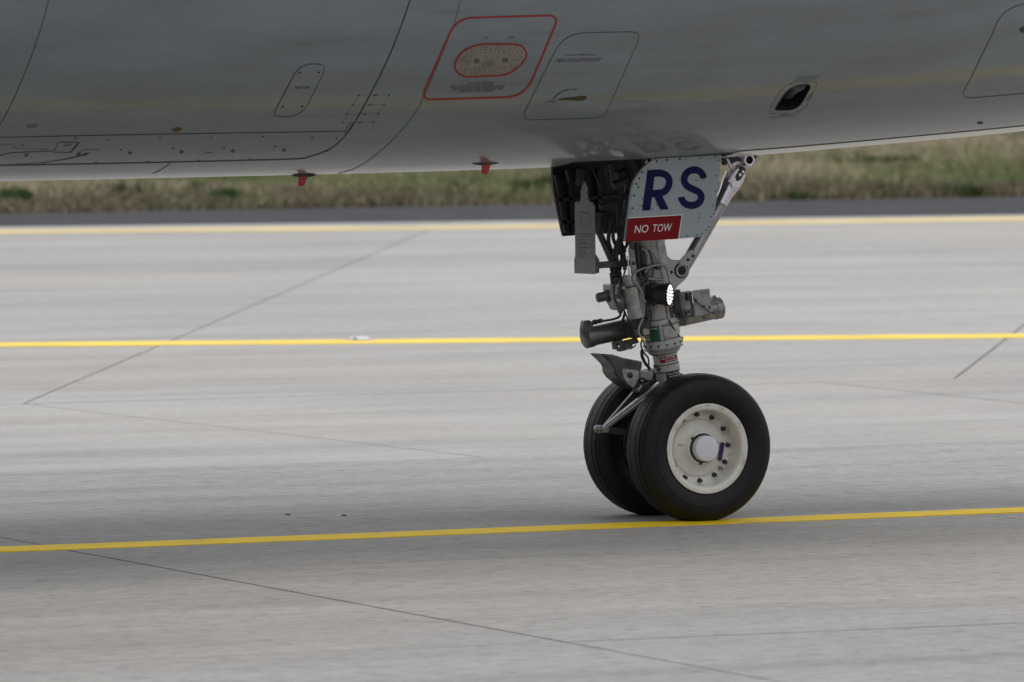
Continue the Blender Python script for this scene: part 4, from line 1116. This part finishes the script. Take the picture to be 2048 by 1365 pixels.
# thin wiring looms
hose([(1248, 620, -.06), (1256, 640, -.09), (1264, 652, -.10), (1268, 670, -.09), (1276, 684, -.07)], 0, 0.004)
hose([(1236, 560, -.09), (1229, 575, -.10), (1231, 600, -.10), (1240, 618, -.08)], 0, 0.0045)
hose([(1296, 500, -.11), (1304, 520, -.12), (1306, 545, -.13), (1302, 565, -.13), (1307, 580, -.14)], 0, 0.004)
hose([(1300, 500, -.11), (1312, 516, -.11), (1322, 540, -.10), (1326, 560, -.12)], 0, 0.0035, 'pipe', 'metal_pipe')
hose([(1345, 612, -.12), (1350, 628, -.10), (1358, 636, -.08), (1370, 636, -.07)], 0, 0.0045)
hose([(1300, 620, -.11), (1303, 634, -.12), (1300, 648, -.12), (1296, 658, -.12)], 0, 0.0045)
hose([(1338, 640, -.11), (1346, 655, -.10), (1356, 668, -.07), (1362, 680, -.05)], 0, 0.004)
hose([(1252, 500, -.1), (1246, 520, -.11), (1250, 540, -.12), (1246, 556, -.11)], 0, 0.0045)
hose([(1286, 676, -.09), (1282, 690, -.08), (1288, 706, -.06), (1296, 716, -.05), (1298, 730, -.06)], 0, 0.0045)
# brackets in the shadow under the block
MB().box(G(1276, 655, -0.05), 0.10, 0.08, 0.10, (AU, Vector((0, 1, 0)), AD)).build('steering_housing', 'strut_dark', LEG, bevel=0.01)
MB().box(G(1290, 664, -0.10), 0.035, 0.03, 0.035, (AU, Vector((0, 1, 0)), AD)).build('steering_valve', 'pipe', LEG, bevel=0.004)
MB().box(G(1270, 645, -0.07), 0.05, 0.06, 0.07).build('dark_bracket', 'bolt', LEG, bevel=0.006)
for x, y, w_, h_ in ((1236, 686, 16, 10), (1248, 690, 14, 14), (1243, 698, 16, 8), (1258, 694, 10, 8), (1230, 692, 7, 14), (1262, 684, 24, 10)):
    MB().box(G(x, y, 0.0), w_ * S, 0.04, h_ * S, (AU, Vector((0, 1, 0)), AD)).build('proximity_sensor', 'strut_dark', LEG, bevel=0.002)
hose([(1250, 697), (1260, 698), (1268, 694), (1272, 690)], -0.02, 0.004, 'pipe', 'metal_pipe')

# ---- steering cylinder
SY = 0.08
sc = G(1305, 645.5, SY)
sl, sr = G(1178, 674, SY), G(1431, 617.5, SY)
sd_ = (sr - sl).normalized()
stc = MB().lathe(sl, sd_, [(0, 0.0555), (0.02, 0.0555), (0.021, 0.052), (0.33, 0.052), (0.331, 0.058), (0.42, 0.058), (0.421, 0.052), ((sr - sl).length, 0.052)], 32).build('steering_cylinder', 'cylinder_grey', air, True)
stc['label'] = 'grey steering cylinder lying across the leg'
MB().lathe(sl - sd_ * 0.028, sd_, [(0, 0.050), (0.005, 0.057), (0.036, 0.0575), (0.038, 0.055)], 32).build('end_cap', 'cylinder_grey', stc, True)
MB().lathe(sr - sd_ * 0.012, sd_, [(0, 0.0545), (0.002, 0.0575), (0.038, 0.0575), (0.045, 0.048)], 32).build('end_cap', 'grey_metal', stc, True)
MB().lathe(sr - sd_ * 0.20, sd_, [(0, 0.0535), (0.188, 0.0535)], 32).build('front_sleeve', 'grey_metal', stc, True)
MB().prism(rounded([(1166, 662), (1169, 642), (1180, 640.5), (1186, 646), (1189, 668), (1184, 680), (1172, 676)], 3, 3), SY - 0.045, SY + 0.0).build('port_boss', 'strut_dark', stc, True, bevel=0.004)
MB().lathe(G(1186, 645.5, SY - 0.03), sd_, [(0, 0.013), (0.022, 0.013), (0.0221, 0.010), (0.032, 0.010), (0.0321, 0.012), (0.052, 0.012), (0.056, 0.007)], 8).build('port_union', 'bolt', stc, True)
MB().prism(rounded([(1420, 606), (1424, 594), (1431, 590), (1434, 597), (1433, 606), (1440, 612)], 2, 3), SY - 0.02, SY + 0.02).build('cylinder_lug', 'grey_metal', stc, True, bevel=0.003)
MB().lathe(G(1408, 636, SY - 0.055), (0, -1, 0), [(0, 0.006), (0.004, 0.005), (0.0041, 0.0002)], 10).build('sleeve_screw', 'bolt', stc)

# ---- runway turn-off light
ln = Vector((0.69, -0.72, -0.03)).normalized()
lc = G(1341, 590, -0.17)
lamp = MB().lathe(lc, ln, [(-0.125, 0.030), (-0.12, 0.044), (-0.085, 0.046), (-0.08, 0.052), (-0.03, 0.055), (-0.027, 0.059), (-0.002, 0.060), (0.0, 0.056), (-0.004, 0.054)], 36, False).build('landing_light', 'black', air, True)
lamp['label'] = 'lit white round lamp in a black finned housing on the leg'
MB().lathe(lc - ln * 0.006, ln, [(0, 0.0545), (0.001, 0.0001)], 36).build('lens', 'lens', lamp, True)
_, lu, lv = basis(ln)
for ring_, cnt in ((0.0, 1), (0.0175, 6), (0.0355, 12), (0.0470, 16)):
    for k in range(cnt):
        a = 2 * math.pi * (k + 0.3 * (ring_ > 0.02)) / cnt
        MB().lathe(lc - ln * 0.005 + (lu * math.cos(a) + lv * math.sin(a)) * ring_, ln, [(0, 0.0050), (0.003, 0.0040), (0.0031, 0.0001)], 10).build('light_emitter', 'led', lamp)
lb = -ln
for k in range(5):
    MB().lathe(lc - ln * (0.086 + 0.009 * k), ln, [(-0.002, 0.053), (0.002, 0.053)], 32).build('cooling_fin', 'black', lamp, True)
MB().box(lc - ln * 0.095 + Vector((0, 0, 0.002)), 0.06, 0.075, 0.105, (ln, ln.cross(Vector((0, 0, 1))).normalized(), Vector((0, 0, 1)))).build('lamp_housing', 'black', lamp, bevel=0.008)
MB().box(G(1309, 588, -0.12), 0.014, 0.03, 0.13).build('lamp_bracket', 'strut_dark', lamp, bevel=0.003)
MB().box(G(1341, 624, -0.08), 0.026, 0.02, 0.055).build('rusty_tab', 'rust', lamp, bevel=0.002)

# ---- second lamp and bracket plate on the front
sl2 = MB().lathe(G(1366, 583, -0.02), AD, [(0, r_(14)), (0.004, r_(16)), (0.12, r_(16)), (0.13, r_(14)), (0.145, r_(10))], 28).build('taxi_light', 'grey_metal', air, True)
sl2['label'] = 'grey round lamp body beside the bracket plate on the front of the leg'
MB().box(G(1351, 603, -0.01), 0.05, 0.06, 0.12, (AU, Vector((0, 1, 0)), AD)).build('lamp_back', 'black', sl2, bevel=0.006)
MB().prism([(1376, 585), (1384, 583), (1386, 606), (1389, 634), (1379, 634)], -0.06, 0.0).build('lamp_flange', 'black', sl2, bevel=0.003)
MB().box(G(1377, 594, -0.07), 0.03, 0.03, 0.04).build('lamp_plug', 'black', sl2, bevel=0.004)
for x, y in ((1366, 629), (1374, 626), (1380, 624), (1385, 621), (1372, 632)):
    MB().lathe(G(x, y, -0.065), (0, -1, 0.2), [(0, 0.009), (0.012, 0.008), (0.0121, 0.0002)], 6).build('lamp_nut', 'strut_dark', sl2)
MB().prism([(1385, 581.5), (1419, 577.5), (1422, 605), (1424, 625), (1416, 628), (1391, 633)], -0.05, -0.044).build('bracket_plate', 'light_plate', sl2, bevel=0.001)
p, q = G(1387, 596, -0.06), G(1424, 625, -0.06); d = (q - p).normalized()
MB().box((p + q) / 2, (q - p).length, 0.014, 0.012, (d, Vector((0, 1, 0)), d.cross(Vector((0, 1, 0))))).build('bracket_brace', 'pipe', sl2, bevel=0.002)
for x, y in ((1425, 626), (1408, 613), (1391, 600), (1419, 615.5)):
    MB().lathe(G(x, y, -0.066), (0, -1, 0), [(0, 0.0065), (0.006, 0.006), (0.0061, 0.0002)], 8).build('brace_bolt', 'bolt', sl2)
V = []; Fc = []
for a, b in (((1403, 584.5), (1415, 582.5)), ((1415, 582.5), (1415.5, 587)), ((1415.5, 587), (1403.5, 589)), ((1403.5, 589), (1403, 584.5)), ((1405, 593), (1406, 597))):
    a, b = np.array(a), np.array(b); t = (b - a) / np.linalg.norm(b - a); n = np.array([-t[1], t[0]]) * 0.5; k = len(V)
    V += [gp(*p, -0.0515) for p in (a + n, b + n, b - n, a - n)]; Fc.append((k, k + 1, k + 2, k + 3))
mesh_obj('plate_marking', V, Fc, 'ink', sl2)['kind'] = 'stuff'

# ---- torque links
tq = MB().prism([(1203, 709), (1212, 708.5), (1228, 710), (1247, 716), (1268, 720), (1286, 723.5), (1285, 736), (1281, 744), (1280, 757), (1267, 780), (1252, 770), (1236, 757), (1229, 746), (1229, 738), (1225, 730), (1216, 721)], -0.075, 0.075)
tq = tq.build('upper_torque_link', 'strut_dark', air, bevel=0.012, label='dark winged casting behind the foot of the leg')
MB().prism(rounded([(1245, 737), (1279, 742), (1279, 756), (1267, 777), (1254, 767), (1246, 752)], 4, 3), -0.079, -0.072).build('link_face', 'grey_metal', tq, True, bevel=0.003)
MB().lathe(G(1260, 751, -0.079), (0, -1, 0), [(0, 0.016), (0.006, 0.015), (0.008, 0.011), (0.0081, 0.0002)], 16).build('link_bolt', 'bolt', tq, True)
MB().prism(rounded([(1280, 741), (1307, 742), (1307, 756), (1302, 764), (1292, 760), (1280, 755)], 3, 3), -0.06, 0.06).build('link_yoke', 'grey_metal', tq, True, bevel=0.006)
MB().box(G(1282, 775, -0.02), 0.07, 0.09, 0.05, (AU, Vector((0, 1, 0)), AD)).build('link_hinge', 'bolt', tq, bevel=0.008)
MB().cyl(G(1310, 733, -0.06), G(1318, 740, -0.09), 0.011).build('grease_fitting', 'chrome', tq, True)
MB().cyl(G(1276, 782, -0.07), G(1283, 772, -0.07), 0.009).build('hinge_bolt', 'pipe', tq, True)
apx = G(1204, 858, 0.0)
for y, (ex, ey), m in ((-0.085, (1322, 770), 'grey_metal'), (0.085, (1300, 756), 'strut_dark')):
    p = apx + Vector((0.012, 0, 0.004)); q = G(ex, ey, y); d = (q - p).normalized(); sd2 = d.cross(Vector((0, 1, 0))).normalized()
    m_ = MB(); 
    for k, (t, hh, ww) in enumerate(((0, 0.026, 0.022), (1, 0.042, 0.030))): pass
    a0, a1 = p, q; n1, n2 = d.cross(sd2).normalized(), sd2
    V = []
    for c_, hh, ww in ((a0, 0.013, 0.011), (a1, 0.021, 0.016)):
        V += [c_ + n1 * ww + n2 * hh, c_ - n1 * ww + n2 * hh, c_ - n1 * ww - n2 * hh, c_ + n1 * ww - n2 * hh]
    MB().add(V, [(0, 1, 2, 3), (7, 6, 5, 4), (0, 4, 5, 1), (1, 5, 6, 2), (2, 6, 7, 3), (3, 7, 4, 0)]).build('lower_link_arm', m, tq, bevel=0.004)
    MB().tube([a0 + n1 * 0.013, a1 + n1 * 0.018], 0.006, 8).build('arm_rib', m, tq, True)
p, q = G(1208, 859, 0.0), G(1290, 872, 0.0); d = (q - p).normalized()
MB().box((p + q) / 2, (q - p).length, 0.05, 0.034, (d, Vector((0, 1, 0)), d.cross(Vector((0, 1, 0))))).build('axle_link', 'strut_dark', tq, bevel=0.006)
aw = (G(1208, 859.5) - G(1189, 856.5)).normalized(); a0 = G(1188, 857)
MB().lathe(a0, aw, [(0, 0.004), (0.004, 0.013), (0.012, 0.018), (0.014, 0.013), (0.018, 0.013), (0.019, 0.020), (0.027, 0.021), (0.028, 0.014), (0.033, 0.014), (0.034, 0.022), (0.042, 0.022), (0.043, 0.015), (0.055, 0.016)], 20).build('apex_pin', 'grey_metal', tq, True)
MB().lathe(G(1211, 859, -0.03), (0, -1, 0), [(0, 0.018), (0.008, 0.017), (0.0081, 0.007), (0.011, 0.006), (0.0111, 0.0002)], 16).build('apex_bolt', 'grey_metal', tq, True)

# ---- wheels
AZ = 0.3780
def wheel(yc, side, label):
    root = bpy.data.objects.new('nose_wheel', None); col.objects.link(root); root.location = (0, yc, 0); root.parent = air
    root['label'] = label
    o = Vector((0, 0, AZ)); ax = Vector((0, side, 0))            # along ax = outwards
    half = [(0.078, 0.218), (0.086, 0.224), (0.096, 0.236), (0.105, 0.250), (0.1125, 0.268), (0.1175, 0.285), (0.1195, 0.300), (0.1190, 0.3055), (0.1168, 0.3065), (0.1165, 0.320), (0.1135, 0.336), (0.1080, 0.350), (0.1020, 0.3600), (0.0985, 0.3635), (0.0955, 0.3655), (0.0900, 0.3700), (0.0810, 0.3745),
            (0.0720, 0.3775), (0.0710, 0.3700), (0.0650, 0.3700), (0.0640, 0.3795), (0.050, 0.3818), (0.0345, 0.3832), (0.0335, 0.3755), (0.0275, 0.3755), (0.0265, 0.3838), (0.0, 0.3845)]
    prof = half + [(-a, r) for a, r in half[-2::-1]]
    t = MB().lathe(o, ax, [(a, r) for a, r in prof], 96, False)
    t.V = [(x, y, max(z, 0.0042)) for x, y, z in t.V]
    t.build('tyre', 'rubber', root, True)
    rp = [(0.080, 0.217), (0.092, 0.231), (0.0985, 0.2335), (0.102, 0.232), (0.1035, 0.227), (0.1028, 0.2225), (0.1000, 0.2215), (0.1000, 0.2195), (0.1022, 0.2185), (0.101, 0.210), (0.099, 0.205), (0.094, 0.2005), (0.085, 0.1975), (0.060, 0.1965), (0.020, 0.195), (0.004, 0.192), (-0.006, 0.187), (-0.008, 0.180), (-0.008, 0.152), (-0.004, 0.1495), (0.001, 0.1455), (0.003, 0.140), (0.014, 0.10), (0.026, 0.087), (0.042, 0.084), (0.046, 0.081), (0.050, 0.078), (0.051, 0.0005)]
    MB().lathe(o, ax, rp, 72, False).build('rim', 'rim', root, True)
    MB().lathe(o, ax, [(-0.08, 0.217), (-0.095, 0.232), (-0.10, 0.228), (-0.085, 0.205), (-0.05, 0.195), (-0.04, 0.10), (-0.10, 0.075), (-0.101, 0.0005)], 48, False).build('inner_rim', 'strut_dark', root, True)
    MB().lathe(o, ax, [(0.050, 0.077), (0.054, 0.076), (0.058, 0.0715), (0.063, 0.069)], 40, False).build('hub_ring', 'bolt', root, True)
    MB().lathe(o, ax, [(0.055, 0.0665), (0.094, 0.0665), (0.0985, 0.0645), (0.1005, 0.060), (0.1012, 0.03), (0.1014, 0.0003)], 40, False).build('hub_cap', 'cap', root, True)
    if side < 0:
        for k in range(12):
            a = math.radians(3 + 30 * k); r = 0.171
            p = o + ax * -0.008 + Vector((math.cos(a) * r, 0, math.sin(a) * r))
            b = MB().lathe(p, ax, [(0, 0.0135), (0.002, 0.0135), (0.0021, 0.010), (0.020, 0.010), (0.022, 0.0085), (0.0221, 0.0002)], 8).build('wheel_bolt', 'bolt', root)
        a = math.radians(-41)
        MB().lathe(o + ax * -0.007 + Vector((math.cos(a) * 0.167, 0, math.sin(a) * 0.167)), ax, [(0, 0.011), (0.025, 0.010), (0.0251, 0.006), (0.03, 0.005), (0.0301, 0.0002)], 12).build('tyre_valve', 'pipe', root, True)
        for k in range(3):
            a = math.radians(20 + 120 * k)
            MB().lathe(o + ax * 0.045 + Vector((math.cos(a) * 0.080, 0, math.sin(a) * 0.080)), ax, [(0, 0.0085), (0.012, 0.008), (0.0121, 0.0002)], 6).build('cap_bolt', 'bolt', root)
        # purple strip and small stencil on the disc
        V = []
        for x, z in ((0.1200, 0.026), (0.1490, 0.020), (0.1310, -0.072), (0.1030, -0.066)): V.append(o + Vector((x, 0, z)) + ax * (0.0165 if x < 0.125 else 0.0065))
        mesh_obj('purple_sticker', V, [(0, 1, 2, 3)], 'purple', root)
        tv, tf = text2d('SERVD')
        mesh_obj('stencil_text', [o + Vector((-0.128 + 0.034 * u, 0, 0.012 + 0.010 * v)) + ax * 0.014 for u, v in tv], tf, 'ink', root)
    return root
wheel(-0.25, -1, 'near nose wheel, black grooved tyre on a dirty cream rim')
wheel(0.25, 1, 'far nose wheel half hidden behind the near one')
MB().cyl((0, -0.2, AZ), (0, 0.2, AZ), 0.055).build('axle', 'strut_dark', air, True)
MB().cyl(AX0 + AD * legh(880), Vector((0, 0, AZ)), 0.07, 0.07).build('axle_fitting', 'strut_dark', air, True)

# ---- wings and engines, aft of the view: they shade the ground and show in the paint
def wing(sg):
    V = []; Fc = []
    secs = [(1.4, -6.9, 7.2, 2.55), (5.75, -9.1, 5.0, 2.95), (17.0, -14.9, 1.6, 4.0)]
    prof = [(0, 0), (0.02, 0.03), (0.12, 0.065), (0.35, 0.075), (0.7, 0.04), (1, 0.004), (1, -0.004), (0.7, -0.02), (0.35, -0.045), (0.12, -0.045), (0.02, -0.02)]
    for y, le, ch, z in secs:
        for a, b in prof: V.append((le - a * ch, sg * y, z + b * ch))
    n = len(prof)
    for i in range(len(secs) - 1):
        for k in range(n): Fc.append((i * n + k, i * n + (k + 1) % n, (i + 1) * n + (k + 1) % n, (i + 1) * n + k))
    Fc.append(tuple(range((len(secs) - 1) * n, len(secs) * n)))
    m_ = MB(); m_.add(V, Fc); return m_.build('wing', 'hull', air, True)
for sg in (-1, 1):
    wg = wing(sg)
    en = MB().lathe((-7.2, sg * 5.75, 1.62), (-1, 0, 0), [(0.35, 0.86), (0.05, 0.95), (0.0, 1.0), (0.15, 1.07), (1.0, 1.16), (2.4, 1.08), (3.3, 0.84), (3.31, 0.5), (4.2, 0.2)], 40, False).build('engine', 'hull', air, True)
    MB().lathe((-7.2, sg * 5.75, 1.62), (-1, 0, 0), [(0.15, 0.02), (0.5, 0.25), (0.52, 0.88)], 32, False).build('fan', 'bolt', en, True)
    MB().box((-9.6, sg * 5.75, 2.72), 2.8, 0.25, 0.5).build('engine_pylon', 'hull', wg, bevel=0.05)
